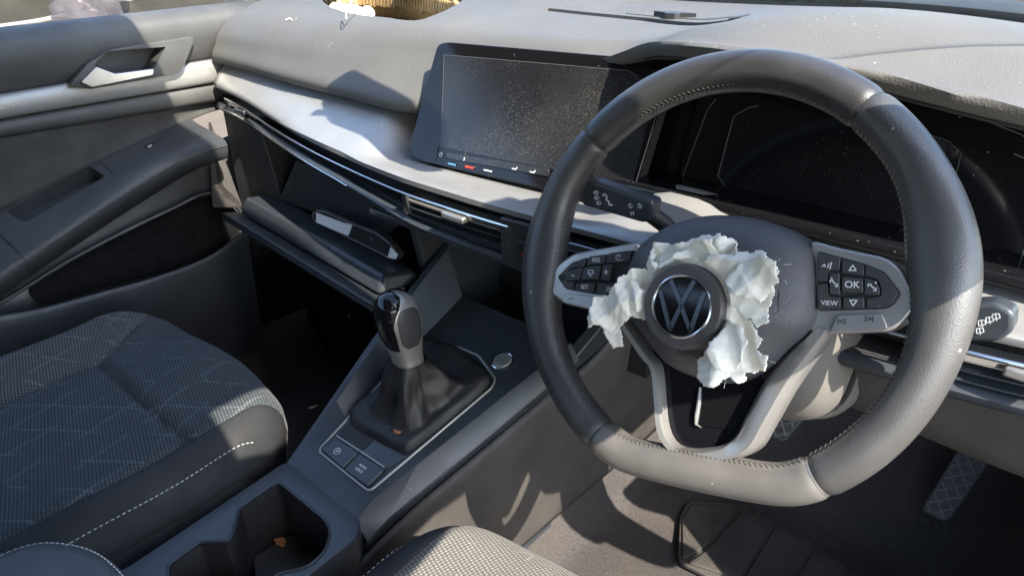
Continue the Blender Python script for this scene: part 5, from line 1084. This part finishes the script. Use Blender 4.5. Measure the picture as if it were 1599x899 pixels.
obj('paper', *prism(pa, (0,.1,0), X3, Z3, (0,-1,0), .0032, .0042), 'paper', po, smooth=False)
ptip = [(p[0],p[2]) for p in ((-0.1809, 0.1000, 0.4491),(-0.1727, 0.1000, 0.4666),(-0.1578, 0.1000, 0.4597),(-0.1632, 0.1000, 0.4511))]
obj('paper', *prism(ptip, (0,.1,0), X3, Z3, (0,-1,0), .0032, .0042), 'paper', po, smooth=False)
ed = inset(poly, .0028); P = catmull([Vector((a,.0968,b)) for a, b in ed], 150, closed=True); ms = [tube([P[i], P[i+1]], .0006, 5) for i in range(0, 148, 2)]
obj('stitching', *join(*ms), 'thread_white', po)

# ------------------------------------------------------------------ loose bits
def scrap(name, px, sc, m, label, cat, seed, size=.006):
    c = Vector(px); V, F = blob(c, size, (1.5,.9,.25), .7, seed); return tag(obj(name, V, F, m), label, cat)
scrap('leaf_scrap', (0.0237, -0.0625, 0.3219), 0, 'leaf', 'tiny brown leaf scrap lying at the foot of the gear gaiter', 'leaf', 31, .006).location = (0,-.004,.012)
scrap('leaf_scrap', (-0.0499, -0.2040, 0.2070), 0, 'leaf', 'brown leaf scrap on the cup holder floor', 'leaf', 57, .006)
cl = thing('airbag_scrap', 'white torn cloth scrap poking from the hole in the dash top', 'cloth', (-0.4412, 0.2733, 0.7570))
P = [(-0.5679, 0.3074, 0.7570),(-0.5812, 0.3417, 0.7570),(-0.5196, 0.3387, 0.7570),(-0.4512, 0.3167, 0.7570),(-0.3744, 0.2596, 0.7570),(-0.3781, 0.2349, 0.7570),(-0.4378, 0.2516, 0.7570),(-0.4844, 0.2569, 0.7570)]
V, F = flap([(p[0],p[1]) for p in P], 21.5, h=.755, amp=.014, sc=40); obj('scrap', V, F, 'airbag_cloth', cl, auto=0, solid=.0007)
t_ = [(-0.3584, 0.1950, 0.7570),(-0.3699, 0.2043, 0.7720),(-0.3224, 0.1806, 0.7850),(-0.3884, 0.2419, 0.7700)]
obj('loose_thread', *tube(catmull([Vector(p) for p in t_], 16), .0008, 5), 'airbag_cloth', cl)
fz = thing('fluff', 'tuft of white airbag thread lying on the left dash top', 'thread', (-0.5464, 0.2216, 0.7350))
c = Vector((-0.5137, 0.2015, 0.7400)); c.z = .742
for k in range(7):
    a = random.uniform(0, 2*pi); obj('strand', *tube(catmull([c+Vector((-.012,-.004,0)), c, c+Vector((.008*cos(a), .008*sin(a), .006)), c+Vector((.014*cos(a+.6), .014*sin(a+.6), .004))], 10), .0006, 5), 'airbag_cloth', fz)
cr = []
for k in range(260):
    x = random.gauss(.36, .10); y = random.gauss(.40, .05); z = max(0, floor_z(x, y))+.004
    if inpoly(x, y, [(p[0],p[1]) for p in base_]): z = .014
    s = random.uniform(.0004, .0012); cr.append(([(x-s,y,z),(x,y-s,z),(x+s,y,z),(x,y+s,z),(x,y,z+s)], [(0,1,4),(1,2,4),(2,3,4),(3,0,4)]))
o = obj('crumbs', *join(*cr), 'crumb', smooth=False); o['kind'] = 'stuff'; o['label'] = 'dry tan crumbs scattered over the driver floor'; o['category'] = 'crumbs'
